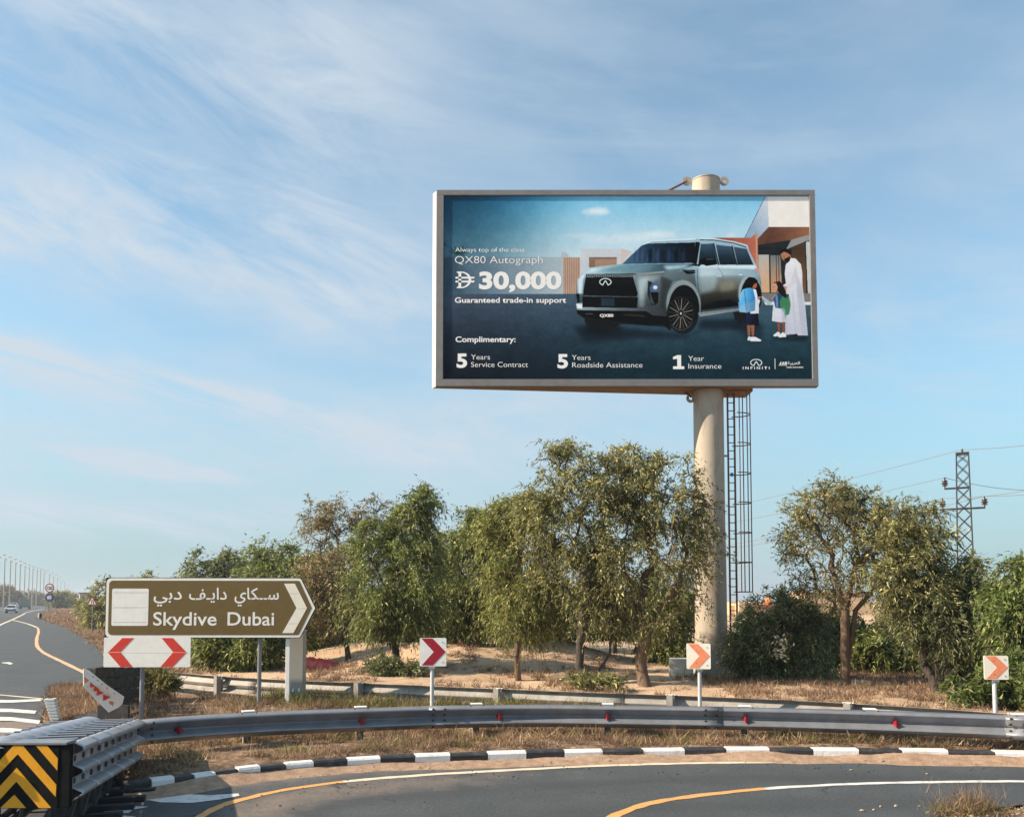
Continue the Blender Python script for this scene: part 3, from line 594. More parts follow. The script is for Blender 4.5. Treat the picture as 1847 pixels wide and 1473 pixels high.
# brown direction sign
sp = Plane(380, 1096, 15.0); base = G(468, 1284); base.z = gz(base.x, base.y)
sg = empty('direction_sign', base, 0, 'long brown arrow-shaped direction sign reading Skydive Dubai in Arabic and English', 'direction sign')
def arrowshape(i, r):
    x0, y0, x1, y1 = 190+i, 1041+i*.9, 541-i*.45, 1150-i*.9; tip = 570-i*1.25
    pts = [(x0+r, y0), (x1, y0+.5), (x1+2, y0+2), (tip, 1096), (x1+2, y1-2), (x1, y1), (x0+r, y1)]
    pts += [(x0+r-r*math.sin(R(a)), y1-r+r*math.cos(R(a))) for a in (30, 60, 90)]+[(x0+r-r*math.cos(R(a)), y0+r-r*math.sin(R(a))) for a in (0, 30, 60)]
    return pts
plate(sp, arrowshape(0, 1.5), -.025, .0, 'backing_plate', M['black'], sg, base)
plate(sp, arrowshape(1.2, 8), .0, .003, 'border', M['white'], sg, base)
plate(sp, arrowshape(6, 7), .003, .006, 'face', M['brown'], sg, base)
plate(sp, rrect(202, 1061, 268, 1128, 3), .006, .009, 'blank_patch', M['white'], sg, base)
for y in (1068, 1095, 1121.5): plate(sp, [(205, y), (265, y), (265, y+.7), (205, y+.7)], .009, .010, 'seam', M['cabinet'], sg, base)
plate(sp, [(512, 1052), (531.5, 1052), (554, 1096), (530, 1141), (510, 1141), (535, 1096)], .006, .009, 'arrow', M['cream'], sg, base)
for y, x0, x1 in ((1070, 521, 537), (1097, 536, 552), (1124, 520, 536)): plate(sp, [(x0, y), (x1, y), (x1, y+.5), (x0, y+.5)], .009, .010, 'seam', M['cabinet'], sg, base)
text('Skydive', 277, 391.5, 1127, 24.5, sp, .0085, M['white'], sg, base, bold=.012)
text('Dubai', 411, 495, 1127, 24.5, sp, .0085, M['white'], sg, base, bold=.012)
ar = [('\ufef2\ufe91\ufea9', 277, 328), ('\ufed2\u0640\ufef3\ufe8d\ufea9', 341, 409), ('\ufef1\ufe8e\ufedc\u0640\u0640\ufeb3', 423, 503)]
for b_, x0, x1 in ar: text(b_, x0, x1, 1080.5, 21, sp, .0085, M['white'], sg, base, bold=.012)
bk = sp(380, 1096, 0).y
mb = MB(); mb.tube([Vector((at(468, 1200, bk+.07).x, bk+.07, -.1))-base+Vector((0, 0, base.z*0)), Vector((at(468, 1200, bk+.07).x, bk+.07, sp(0, 1046).z))-base], .038, 12)
mb.build('post', M['post'], sg, smooth=SH)
mb = MB(); mb.box(Vector((sp(518.5, 0).x, bk+.08, (sp(0, 1046).z-.1)/2))-base, (.075, .06, sp(0, 1046).z+.1)); mb.build('post', M['white'], sg, bevel=.005, label='pale square post beside the grey cabinet')
for y in (1060, 1132):
    MB().box(sp(360, y, -.045)-base, (3.1, .035, .05)).build('cross_rail', M['steel'], sg)

# grey cabinet beside the sign
cb = G(533, 1279); cb.z = gz(cb.x, cb.y)-.02
ct = at(533, 1138, cb.y).z
cab = empty('roadside_cabinet', cb, 0, 'tall narrow grey cabinet behind the point of the brown direction sign', 'cabinet')
MB().box((0, .12, (ct-cb.z)/2), (.262, .24, ct-cb.z)).build('body', M['cabinet'], cab, bevel=.008)
MB().box((0, .12, ct-cb.z+.01), (.28, .27, .02)).build('lid', M['cabinet'], cab, bevel=.004)
for x in (-.045, .06): MB().box((x, -.012, at(0, 1244, cb.y).z-cb.z), (.034, .025, .065)).build('latch', M['white'], cab, bevel=.006)
MB().box((0, .1, .03), (.40, .4, .08)).build('plinth', M['concrete'], cab, bevel=.01)

# double arrow board
dp = Plane(266, 1175, 13.4); base = Vector((at(257, 1200, 13.5).x, 13.5, 0)); base.z = gz(base.x, base.y)
da = empty('double_arrow_sign', base, 0, 'white board with two red arrowheads pointing left and right below the brown sign', 'road sign')
plate(dp, rrect(187, 1149, 343.5, 1202.5, 2, 3), -.018, 0, 'board', M['white'], da, base)
plate(dp, [(220, 1150), (241, 1150), (217.5, 1175.5), (239.5, 1202), (218, 1202), (194.5, 1176)], .0, .003, 'arrowhead', M['red'], da, base)
plate(dp, [(291, 1150), (311, 1150), (336.5, 1176), (312, 1202), (290, 1202), (312.5, 1175.5)], .0, .003, 'arrowhead', M['red'], da, base)
plate(dp, [(188, 1175.4), (343, 1176), (343, 1176.5), (188, 1176)], .0032, .0036, 'seam', M['cream'], da, base)
MB().tube([(0, 0, -.15), (0, 0, dp(0, 1155).z-base.z)], .037, 12).build('post', M['post'], da, smooth=SH)
for y in (1160, 1192): MB().box(dp(266, y, -.032)-base, (1.1, .028, .04)).build('cross_rail', M['steel'], da)

# chevron signs
def chevron(px0, py0, px1, py1, postx, Y, marker, yaw, label, posty=.03):
    pl = Plane((px0+px1)/2, (py0+py1)/2, Y, yaw); cx, cy = pl.pc; hw = (px1-px0)/2; hh = (py1-py0)/2
    b = Vector((at(postx, py1, Y).x, Y+.05, 0)); b.z = gz(b.x, b.y)
    r = empty('chevron_sign', b, 0, label, 'road sign', 'chevron signs along the curve')
    plate(pl, rrect(px0, py0, px1, py1, 2, 3), -.012, 0, 'board', M['white'] if marker is M['maroon'] else M['cream'], r, b)
    f = lambda u, v: (cx+u*hw, cy+v*hh)
    plate(pl, [f(-.88, -.97), (f(-.05, -.97)), f(.94, -.02), f(.0, .93), f(-.84, .93), f(.05, -.02)], .0, .003, 'arrowhead', marker, r, b)
    for u, v in ((-.2, -.55), (-.2, .55), (.7, -.7), (.7, .7)):
        q = f(u, v); MB().box(pl(q[0], q[1], .004)-b, (.012, .006, .012)).build('rivet', M['steel'], r)
    MB().tube([(0, 0, -.15), (0, 0, pl(0, py0+5).z-b.z)], posty, 12).build('post', M['postwhite'], r, smooth=SH)
    MB().box((0, -.025, pl(0, py1+2).z-b.z), (.09, .05, .03)).build('clamp', M['steel_old'], r)
    return r
chevron(757, 1150, 805, 1201, 779, 12.4, M['maroon'], 0, 'square chevron sign with a dark red arrowhead in front of the sand mound')
chevron(1239, 1160, 1281, 1206, 1263, 12.9, M['salmon'], R(-9), 'square chevron sign with faded orange arrowhead before the billboard base')
chevron(1776, 1182, 1818, 1225, 1797, 12.0, M['salmon'], R(-5), 'square chevron sign with faded orange arrowhead beside the bright green tree')

# ------------------------------------------------------------------ billboard print (painted into a generated image)
S = 2; PW, PH = 660*S, 330*S; X0, Y0 = 800, 352
yy, xx = np.mgrid[0:PH, 0:PW]; XX = X0+(xx+.5)/S; YY = Y0+(yy+.5)/S
IMG = np.zeros((PH, PW, 3))
def c3(c): return np.array(c, float)/255
def lerp(a, b, t): return a*(1-t[..., None])+b*t[..., None]
def sst(x, a, b): t = np.clip((x-a)/(b-a), 0, 1); return t*t*(3-2*t)
tS = sst(XX, 800, 1090); tv = np.clip((YY-352)/115, 0, 1)
left = lerp(c3((12, 74, 100)), c3((88, 122, 136)), tv); right = lerp(c3((128, 196, 236)), c3((214, 236, 246)), tv)
IMG[:] = lerp(left, right, tS)
gm = YY > 529; tg = np.clip((YY-529)/153, 0, 1)
gl_ = lerp(c3((78, 92, 108)), c3((6, 22, 36)), tg); gr_ = lerp(c3((84, 108, 122)), c3((18, 52, 64)), np.clip(tg*1.15, 0, 1))
gcol = lerp(gl_, gr_, sst(XX, 830, 1200)); gcol *= (1+.05*(vnoise(XX, YY*4, 22, 2)-.5)[..., None]*2)
IMG = np.where(gm[..., None], gcol, IMG)
def pmask(pts):
    p = np.array(pts, float); m = np.zeros(XX.shape, bool)
    a0 = max(0, int((p[:, 1].min()-Y0)*S)-1); a1 = min(PH, int((p[:, 1].max()-Y0)*S)+2); b0 = max(0, int((p[:, 0].min()-X0)*S)-1); b1 = min(PW, int((p[:, 0].max()-X0)*S)+2)
    if a1 <= a0 or b1 <= b0: return m
    x = XX[a0:a1, b0:b1]; y = YY[a0:a1, b0:b1]; r = np.zeros(x.shape, bool); j = len(p)-1
    for i in range(len(p)):
        xi, yi = p[i]; xj, yj = p[j]
        if yi != yj: r ^= ((yi > y) != (yj > y)) & (x < (xj-xi)*(y-yi)/(yj-yi)+xi)
        j = i
    m[a0:a1, b0:b1] = r; return m
def blur(a, r):
    if r <= 0: return a
    a = a.astype(float)
    for ax in (0, 1):
        for _ in range(2):
            k = int(r); c = np.cumsum(np.pad(a, [(k+1, k) if i == ax else (0, 0) for i in (0, 1)], mode='edge'), ax)
            a = (np.take(c, range(2*k+1, c.shape[ax]), ax)-np.take(c, range(0, c.shape[ax]-2*k-1), ax))/(2*k+1)
    return a
def paint(mask, col, soft=0, alpha=1.0):
    global IMG
    a = blur(mask.astype(float), soft)*alpha
    if isinstance(col, tuple) and len(col) == 4 and hasattr(col[0], '__len__'):
        c0, p0, c1_, p1 = col; dxx = p1[0]-p0[0]; dyy = p1[1]-p0[1]; t = np.clip(((XX-p0[0])*dxx+(YY-p0[1])*dyy)/(dxx*dxx+dyy*dyy), 0, 1)
        cc = lerp(c3(c0), c3(c1_), t)
    else: cc = c3(col)
    IMG = IMG*(1-a[..., None])+cc*a[..., None]
def poly(pts, col, soft=0, alpha=1.0): paint(pmask(pts), col, soft, alpha)
def ell(cx, cy, rx, ry, col, soft=0, alpha=1.0, rot=0):
    c_, s_ = math.cos(R(rot)), math.sin(R(rot)); u = (XX-cx)*c_+(YY-cy)*s_; v = -(XX-cx)*s_+(YY-cy)*c_
    paint((u/rx)**2+(v/ry)**2 < 1, col, soft, alpha)
def stroke(pts, wd, col, soft=0, alpha=1.0):
    m = np.zeros(XX.shape, bool)
    for (ax_, ay), (bx_, by) in zip(pts, pts[1:]):
        dxx, dyy = bx_-ax_, by-ay; ll = dxx*dxx+dyy*dyy+1e-9; t = np.clip(((XX-ax_)*dxx+(YY-ay)*dyy)/ll, 0, 1)
        m |= (XX-ax_-t*dxx)**2+(YY-ay-t*dyy)**2 < (wd/2)**2
    paint(m, col, soft, alpha)
z2 = lambda *p: [(1010+x/3.93, 340+y/3.93) for x, y in p]
z4 = lambda *p: [(1020+x/5.13, 420+y/5.13) for x, y in p]
z3 = lambda *p: [(1320+x/6.1375, 440+y/6.1375) for x, y in p]
# clouds, far wall, planting
for cx, cy, rx, ry, a in ((1075, 381, 26, 6, .5), (1080, 379, 16, 5, .5), (1160, 425, 60, 6, .35), (1110, 432, 60, 6, .3), (1190, 421, 30, 5, .4), (1050, 424, 30, 3, .35), (1318, 424, 9, 4, .4)): ell(cx, cy, rx, ry, (250, 253, 255), 6, a)
poly([(800, 463), (1015, 463), (1015, 529), (800, 529)], ((70, 94, 110), (800, 0), (168, 182, 190), (1005, 0)), 1)
poly([(800, 463), (830, 463), (830, 529), (800, 529)], (48, 76, 92), 14, .5)
for q in range(60):
    a_, b_ = random.gauss(829, 9), random.gauss(452, 6); stroke([(829, 456), (a_, b_)], .9, (24, 66, 62), 0, .8)
for q in range(12): stroke([(803, 442), (random.gauss(803, 4), random.gauss(440, 4))], .9, (24, 66, 62), 0, .7)
poly([(1012, 454), (1020, 454), (1027, 461), (1021, 463), (1015, 529), (1011, 529)], (176, 190, 196))
poly([(1015, 463), (1046, 463), (1046, 529), (1015, 529)], (188, 158, 140)); 
for x in range(1019, 1046, 4): stroke([(x, 464), (x, 529)], .6, (150, 118, 102))
poly([(1047, 448), (1122, 448), (1140, 453), (1140, 529), (1047, 529)], (203, 208, 214)); poly([(1120, 447), (1136, 452), (1125, 470), (1120, 480)], (214, 196, 186))
poly([(1062, 463), (1112, 463), (1112, 482), (1062, 482)], (140, 118, 104)); poly([(1073, 467), (1112, 467), (1112, 482), (1073, 482)], (170, 138, 120))
# house on the right
poly(z2((1310, 345), (1460, 55), (1480, 55), (1480, 270), (1415, 365)), ((150, 172, 196), (1350, 400), (214, 222, 232), (1395, 370)))
poly(z2((1478, 53), (1780, 53), (1780, 272), (1482, 270)), (252, 244, 234)); stroke(z2((1310, 345), (1460, 55)), .8, (70, 80, 96))
poly(z2((1480, 270), (1780, 270), (1780, 330), (1640, 360), (1560, 415), (1400, 400)), ((88, 60, 48), (1370, 430), (150, 108, 84), (1455, 410)))
poly(z2((1400, 355), (1480, 270), (1520, 272), (1440, 400), (1400, 415)), (110, 76, 60))
poly(z2((1400, 398), (1780, 340), (1780, 745), (1400, 745)), (40, 46, 50))
poly(z2((1403, 465), (1480, 465), (1480, 735), (1403, 735)), ((176, 178, 178), (1368, 455), (214, 172, 140), (1380, 500))); poly(z2((1490, 470), (1560, 470), (1570, 735), (1490, 735)), ((120, 128, 132), (1390, 460), (196, 150, 118), (1400, 510)))
poly(z2((1640, 360), (1740, 372), (1740, 745), (1690, 745), (1640, 640)), ((74, 58, 44), (1430, 430), (120, 92, 66), (1450, 520)))
poly(z2((1640, 360), (1780, 322), (1780, 362), (1740, 372), (1600, 430)), (150, 150, 148)); poly(z2((1742, 375), (1780, 372), (1780, 770), (1750, 770)), (196, 200, 200)); stroke(z2((1738, 372), (1748, 770)), 1.5, (16, 18, 22))
for x in (1482, 1530, 1548): stroke(z2((x, 420), (x, 740)), 1.1, (22, 26, 30))
stroke(z2((1400, 420), (1560, 420)), 1, (18, 22, 26)); stroke(z2((1400, 463), (1560, 463)), 1, (18, 22, 26))
poly(z2((1400, 738), (1780, 738), (1780, 822), (1450, 822), (1410, 770)), (128, 128, 128)); poly(z2((1440, 800), (1780, 800), (1780, 822), (1450, 822)), (226, 228, 228)); poly(z2((1410, 760), (1430, 758), (1500, 812), (1470, 822)), (170, 190, 208))
poly(z2((1090, 345), (1355, 345), (1402, 305), (1400, 545), (1370, 545), (1330, 400)), ((150, 84, 72), (1290, 430), (186, 116, 96), (1365, 430)))
poly(z2((1385, 318), (1402, 305), (1402, 560), (1390, 560)), (206, 150, 124))
# vehicle: ground shadow
poly(z4((60, 850), (500, 880), (930, 920), (1220, 930), (1230, 800), (1600, 790), (1790, 860), (1750, 900), (1250, 880), (1100, 960), (700, 960), (180, 1000)), (10, 26, 38), 9, .75)
ell(*z4((340, 880))[0], 34, 10, (6, 16, 26), 8, .8)
# rear wheel, front wheels dark
poly(z4((1540, 730), (1560, 800), (1600, 830), (1680, 828), (1690, 700)), (20, 24, 28), 1)
ell(*z4((340, 790))[0], 33, 22, (16, 20, 24), 1)
# body silhouette
body = z4((150, 372), (235, 318), (400, 295), (520, 285), (700, 120), (735, 88), (800, 72), (1180, 52), (1230, 48), (1320, 52), (1500, 72), (1660, 105), (1690, 140), (1760, 290), (1790, 350), (1805, 450), (1800, 590), (1600, 680), (1240, 720), (1200, 800), (900, 860), (760, 850), (170, 775), (105, 735), (95, 640), (105, 450), (150, 372))
poly(body, ((170, 184, 190), (0, 480), (74, 78, 82), (0, 575)))
# bonnet and upper surfaces
poly(z4((150, 372), (235, 318), (430, 293), (900, 283), (1190, 282), (1180, 300), (1050, 345), (920, 350), (630, 372), (200, 378)), ((196, 212, 214), (1050, 470), (112, 128, 132), (1190, 490)), 1)
poly(z4((180, 360), (260, 325), (500, 300), (420, 318), (300, 345)), (232, 242, 244), 4, .8); poly(z4((900, 300), (1150, 292), (1100, 320), (940, 340)), (226, 236, 238), 5, .7)
poly(z4((260, 330), (560, 300), (860, 300), (640, 345), (400, 352)), (138, 158, 162), 6, .8)
poly(z4((630, 372), (920, 350), (1060, 345), (1190, 380), (1215, 560), (1180, 480), (1080, 430), (985, 450), (940, 540), (930, 700), (880, 710), (660, 690), (670, 560)), ((150, 158, 158), (1150, 488), (104, 104, 102), (1170, 560)), 1)
poly(z4((660, 400), (880, 395), (800, 450), (740, 560), (720, 680), (670, 680)), (168, 172, 170), 5, .7)
# front bumper
poly(z4((95, 650), (130, 640), (660, 690), (870, 665), (940, 700), (935, 770), (800, 760), (740, 720), (160, 712), (100, 705)), ((170, 176, 176), (1035, 0), (98, 100, 102), (1200, 0)), 1)
poly(z4((100, 712), (740, 722), (800, 760), (920, 770), (900, 830), (760, 850), (500, 835), (160, 780), (110, 745)), (24, 26, 28), 1)
poly(z4((180, 740), (250, 740), (250, 750), (180, 750)), (110, 112, 110)); poly(z4((525, 742), (700, 748), (760, 780), (600, 765), (525, 758)), (96, 92, 84), 1)
poly(z4((250, 722), (515, 726), (515, 800), (250, 795)), (8, 9, 11))
# grille
poly(z4((185, 408), (620, 400), (665, 560), (650, 585), (155, 572)), (13, 15, 18)); poly(z4((155, 585), (665, 592), (655, 690), (155, 682)), (20, 22, 25))
for i in range(26):
    x = 195+i*17; 
    if not 300 < x < 430: stroke(z4((x, 412), (x+6+(x-400)*.02, 465)), .5, (120, 126, 130), 0, .75)
    stroke(z4((x-8, 520), (x-4, 572)), .5, (96, 100, 104), 0, .6)
for y in (612, 640, 668): stroke(z4((165, y), (650, y+4)), .5, (86, 90, 94), 0, .6)
poly(z4((325, 598), (450, 602), (450, 672), (325, 668)), (86, 100, 104))
poly(z4((190, 378), (640, 372), (625, 400), (185, 406)), (28, 32, 36))
for i in range(27): stroke(z4((196+i*16.5, 404), (206+i*16.5, 380)), .8, (226, 232, 234))
stroke(z4((150, 410), (160, 560)), .8, (170, 176, 178)); stroke(z4((622, 402), (668, 560)), .8, (140, 144, 144))
# headlamps
poly(z4((640, 376), (780, 356), (925, 348), (900, 375), (780, 382), (645, 396)), (70, 76, 80)); 
for i in range(11): stroke(z4((655+i*24, 392-i*2.6), (668+i*24, 372-i*2.2)), 1.5, (250, 252, 252))
poly(z4((775, 490), (800, 460), (850, 460), (855, 545), (780, 545)), (120, 130, 146)); poly(z4((780, 545), (855, 545), (850, 640), (825, 665), (795, 600)), (16, 18, 20)); ell(*z4((825, 500))[0], 4, 3.5, (214, 222, 236), 1)
poly(z4((95, 560), (125, 560), (128, 640), (110, 645)), (20, 22, 24)); poly(z4((95, 650), (150, 655), (150, 695), (105, 690)), (236, 240, 240), 1)
poly(z4((110, 430), (150, 378), (190, 375), (160, 430), (150, 560), (110, 555)), (226, 232, 234), 3, .9)
# glass
poly(z4((520, 285), (700, 115), (760, 95), (1200, 85), (1175, 275), (860, 278)), ((120, 138, 152), (1120, 480), (44, 58, 70), (1250, 440)))
for i in range(24):
    x = 620+i*24; stroke(z4((x, 120+random.random()*50), (x-10, 265)), 1.2, (60, 74, 90) if i % 2 else (150, 162, 172), 2, .35)
poly(z4((1205, 78), (1245, 85), (1210, 290), (1165, 275)), (10, 12, 14)); 
poly(z4((1250, 98), (1365, 95), (1405, 288), (1225, 292)), ((104, 120, 130), (0, 440), (60, 70, 78), (0, 475)))
poly(z4((1390, 105), (1535, 122), (1575, 290), (1425, 292)), ((112, 128, 138), (0, 440), (64, 74, 84), (0, 475)))
poly(z4((1555, 125), (1675, 145), (1735, 292), (1590, 292)), ((112, 128, 136), (0, 440), (76, 86, 94), (0, 475)))
stroke(z4((725, 100), (800, 72), (1200, 54)), 1.6, (226, 236, 238)); stroke(z4((1240, 60), (1380, 64), (1560, 92), (1670, 130)), 1.4, (70, 78, 84)); stroke(z4((1230, 52), (1400, 54), (1560, 78), (1670, 108)), 1.6, (210, 220, 222))
stroke(z4((1370, 95), (1415, 292)), 2, (24, 28, 32)); stroke(z4((1540, 120), (1582, 292)), 2, (24, 28, 32))
poly(z4((1225, 292), (1750, 296), (1770, 335), (1240, 318)), (216, 222, 222), 2); 
# body side
poly(z4((1240, 320), (1770, 335), (1790, 400), (1640, 390), (1240, 400)), ((196, 202, 200), (1265, 0), (160, 176, 178), (1365, 0)), 3)
poly(z4((1235, 400), (1600, 400), (1640, 450), (1600, 560), (1240, 560)), ((150, 150, 146), (0, 500), (112, 106, 96), (0, 530)), 5, .85)
poly(z4((1240, 560), (1590, 520), (1590, 640), (1240, 690)), ((104, 100, 92), (0, 525), (62, 62, 62), (0, 555)), 4, .9)
poly(z4((1250, 680), (1400, 630), (1510, 612), (1590, 650), (1590, 665), (1250, 705)), (18, 26, 36), 1)
stroke(z4((1215, 330), (1222, 500), (1240, 700)), .6, (60, 64, 66)); stroke(z4((1400, 300), (1450, 380), (1455, 560)), .5, (96, 100, 100), 0, .7)
stroke(z4((1395, 398), (1440, 398)), 1.2, (236, 236, 232)); stroke(z4((1595, 382), (1630, 384)), 1.2, (236, 236, 232))
poly(z4((1065, 335), (1195, 340), (1195, 372), (1120, 378)), (12, 14, 16)); stroke(z4((1070, 336), (1195, 358)), .7, (150, 156, 158))
poly(z4((1745, 320), (1775, 330), (1790, 375), (1765, 360)), (226, 150, 160))
# mirror
poly(z4((1230, 270), (1255, 235), (1300, 220), (1380, 222), (1388, 290), (1300, 302)), (18, 20, 24)); poly(z4((1290, 228), (1375, 226), (1378, 246), (1300, 252)), (96, 104, 108), 1); poly(z4((1165, 285), (1250, 290), (1240, 305), (1175, 300)), (14, 16, 18))
poly(z4((1225, 300), (1395, 300), (1400, 400), (1380, 520), (1240, 560)), (196, 206, 206), 7, .45); poly(z4((1420, 450), (1560, 440), (1560, 520), (1430, 545)), (168, 158, 140), 6, .6)
poly(z4((880, 395), (985, 440), (930, 560), (900, 690), (880, 690)), (82, 84, 86), 4, .55); poly(z4((670, 430), (770, 400), (720, 520), (690, 640)), (206, 210, 208), 6, .55)
poly(z4((760, 440), (800, 452), (775, 500), (780, 640), (820, 668), (790, 660), (755, 560)), (60, 64, 68), 1, .8)
for i in range(7): poly(z4((760+i*60, 150+i%3*14), (800+i*60, 146+i%2*20), (796+i*60, 262), (770+i*60, 264)), (96, 112, 128) if i%2 else (34, 44, 54), 4, .5)
# wheel arches and front wheel
ell(*z4((1085, 660))[0], 31, 44, (164, 166, 162), 1, .9); ell(*z4((1090, 690))[0], 27, 41, (10, 11, 13), 1)
poly(z4((930, 760), (900, 850), (960, 900), (1000, 780)), (12, 14, 16), 1)
ell(*z4((1078, 738))[0], 28.5, 37, (24, 27, 30)); ell(*z4((1060, 738))[0], 23.2, 30, (9, 10, 12)); 
wc = z4((1060, 740))[0]
for i in range(20):
    a = 2*math.pi*i/20; b_ = a+.1
    stroke([(wc[0]+5*math.cos(a), wc[1]+6.5*math.sin(a)), (wc[0]+21*math.cos(b_), wc[1]+27*math.sin(b_))], 1.1, (176, 168, 156) if i % 2 else (110, 106, 100))
ell(wc[0], wc[1], 4, 5, (60, 60, 60)); ell(wc[0], wc[1], 1.8, 2.2, (210, 210, 206))
m_ = ((XX-wc[0])/23.2)**2+((YY-wc[1])/30)**2; paint((m_ < 1) & (m_ > .93), (96, 98, 100))
# rear arch
ell(*z4((1700, 560))[0], 21, 34, (176, 180, 178), 1, .9); ell(*z4((1712, 580))[0], 18.5, 32, (14, 16, 19), 1); poly(z4((1640, 600), (1800, 590), (1800, 700), (1640, 720)), (70, 78, 82), 2, .0)
poly(z4((1215, 735), (1600, 690), (1600, 712), (1240, 768)), (150, 152, 150)); 
for i in range(22): stroke(z4((1245+i*16, 738-i*2), (1250+i*16, 748-i*2)), .8, (40, 42, 44))
# emblem on grille
def emblem(cx, cy, w_, col, wd):
    pts = []
    for i in range(0, 25):
        a = R(118+ (360-56)*i/24); pts.append((cx+w_/2*math.cos(a), cy-w_*.02+w_*.30*math.sin(a)))
    left_, right_ = pts[0], pts[-1]
    stroke(pts, wd, col); stroke([left_, (cx-.02*w_, cy-w_*.12)], wd, col); stroke([right_, (cx+.02*w_, cy-w_*.12)], wd, col)
emblem(*z4((366, 452))[0], 20.5, (240, 242, 244), 1.7)
emblem(1360.5, 652.5, 20, (244, 246, 248), 1.7)
# three figures of the print
poly(z3((20, 870), (330, 870), (330, 1060), (160, 1066), (100, 1000)), (10, 32, 46), 10, .5)
poly(z3((410, 1020), (820, 1010), (820, 1060), (500, 1050)), (8, 26, 38), 6, .8)
poly(z3((640, 150), (700, 155), (760, 220), (772, 300), (775, 480), (800, 700), (822, 1005), (700, 1005), (640, 990), (570, 1000), (580, 780), (560, 500), (552, 455), (590, 430), (578, 330), (590, 230)), ((238, 236, 240), (0, 470), (196, 198, 214), (0, 600)))
for q in ((600, 500, 590, 980), (660, 520, 690, 990), (720, 480, 760, 980)): stroke(z3((q[0], q[1]), (q[2], q[3])), 1.6, (170, 172, 190), 2, .6)
poly(z3((700, 230), (720, 330), (690, 440), (600, 500), (570, 480), (640, 420), (670, 330)), (214, 212, 220), 1)
poly(z3((535, 100), (560, 80), (600, 75), (640, 100), (655, 150), (620, 200), (590, 195), (560, 170), (545, 140)), (176, 124, 96)); poly(z3((520, 95), (545, 55), (590, 45), (635, 60), (655, 100), (640, 115), (615, 95), (575, 80), (540, 105)), (18, 16, 18)); poly(z3((570, 165), (605, 150), (640, 130), (640, 180), (612, 205), (590, 195)), (28, 20, 18)); 
poly(z3((640, 995), (700, 985), (720, 1012), (640, 1015)), (40, 24, 18))
ell(*z3((575, 135))[0], 1.0, .7, (30, 20, 18)); stroke(z3((556, 150), (548, 158)), .9, (200, 150, 120)); stroke(z3((640, 170), (650, 200), (700, 215)), 1.2, (250, 250, 252), 0, .8)
poly(z3((555, 455), (600, 470), (590, 510), (560, 500)), (190, 140, 112)); poly(z3((700, 300), (770, 480), (820, 1000), (770, 1000), (720, 600)), (176, 178, 198), 3, .6)
# girl
poly(z3((445, 570), (520, 540), (600, 560), (600, 700), (470, 700)), (52, 84, 124)); poly(z3((450, 620), (470, 700), (560, 715), (580, 855), (530, 862), (428, 845)), (218, 220, 232)); poly(z3((560, 560), (620, 560), (640, 660), (620, 770), (580, 785), (520, 690), (510, 640)), (74, 130, 96), 1); poly(z3((570, 540), (625, 555), (600, 600)), (44, 80, 60))
poly(z3((455, 420), (520, 405), (545, 430), (590, 520), (590, 600), (540, 560), (500, 520), (470, 510)), (34, 22, 20)); poly(z3((445, 435), (480, 425), (500, 470), (490, 520), (455, 515), (442, 480)), (204, 156, 132)); 
for x in (488, 540): poly(z3((x, 855), (x+34, 855), (x+26, 975), (x+4, 975)), (140, 92, 70))
poly(z3((440, 1000), (490, 962), (518, 975), (515, 1010), (450, 1016)), (236, 236, 238)); poly(z3((495, 1012), (545, 968), (575, 980), (585, 1020), (500, 1026)), (240, 240, 242)); stroke(z3((432, 600), (470, 560)), 1.6, (200, 150, 128))
ell(*z3((456, 470))[0], .8, .8, (30, 20, 20)); poly(z3((470, 560), (500, 560), (500, 690), (480, 700)), (120, 160, 196), 1, .8); stroke(z3((500, 540), (520, 690)), 1.1, (34, 60, 52))
poly(z3((530, 700), (575, 715), (578, 850), (545, 858)), (180, 182, 204), 2, .7)
# boy
poly(z3((110, 490), (140, 400), (180, 362), (240, 365), (280, 400), (275, 430), (235, 460), (200, 490)), (14, 12, 14)); poly(z3((235, 440), (270, 425), (270, 470), (245, 492), (215, 480)), (178, 130, 106))
poly(z3((190, 480), (260, 500), (280, 600), (305, 620), (290, 660), (285, 765), (190, 780)), (222, 224, 236)); poly(z3((270, 580), (320, 575), (300, 600), (275, 605)), (196, 146, 122))
poly(z3((70, 700), (80, 560), (110, 500), (170, 480), (225, 490), (250, 600), (245, 730), (150, 755), (70, 745)), ((152, 196, 226), (1332, 540), (92, 140, 178), (1362, 545))); poly(z3((60, 640), (140, 625), (150, 745), (75, 748)), (140, 186, 220), 1); stroke(z3((130, 510), (150, 740)), .9, (84, 126, 160))
poly(z3((147, 765), (280, 762), (288, 895), (215, 900), (150, 890)), ((24, 36, 72), (1345, 0), (12, 14, 24), (1365, 0)))
for x in (152, 195): poly(z3((x, 890), (x+42, 890), (x+34, 1010), (x+10, 1010)), (150, 104, 82))
poly(z3((155, 1050), (165, 1015), (210, 1020), (230, 1058), (160, 1060)), (226, 228, 230)); poly(z3((188, 1058), (205, 1018), (245, 1020), (312, 1055), (300, 1068), (190, 1068)), (240, 240, 242))
bm_k = blur(pmask(body).astype(float), 2)[..., None]; IMG = IMG*(1-bm_k)+np.clip((IMG-.5)*1.45+.40, 0, 1)*np.array((.95, 1, 1.04))*bm_k
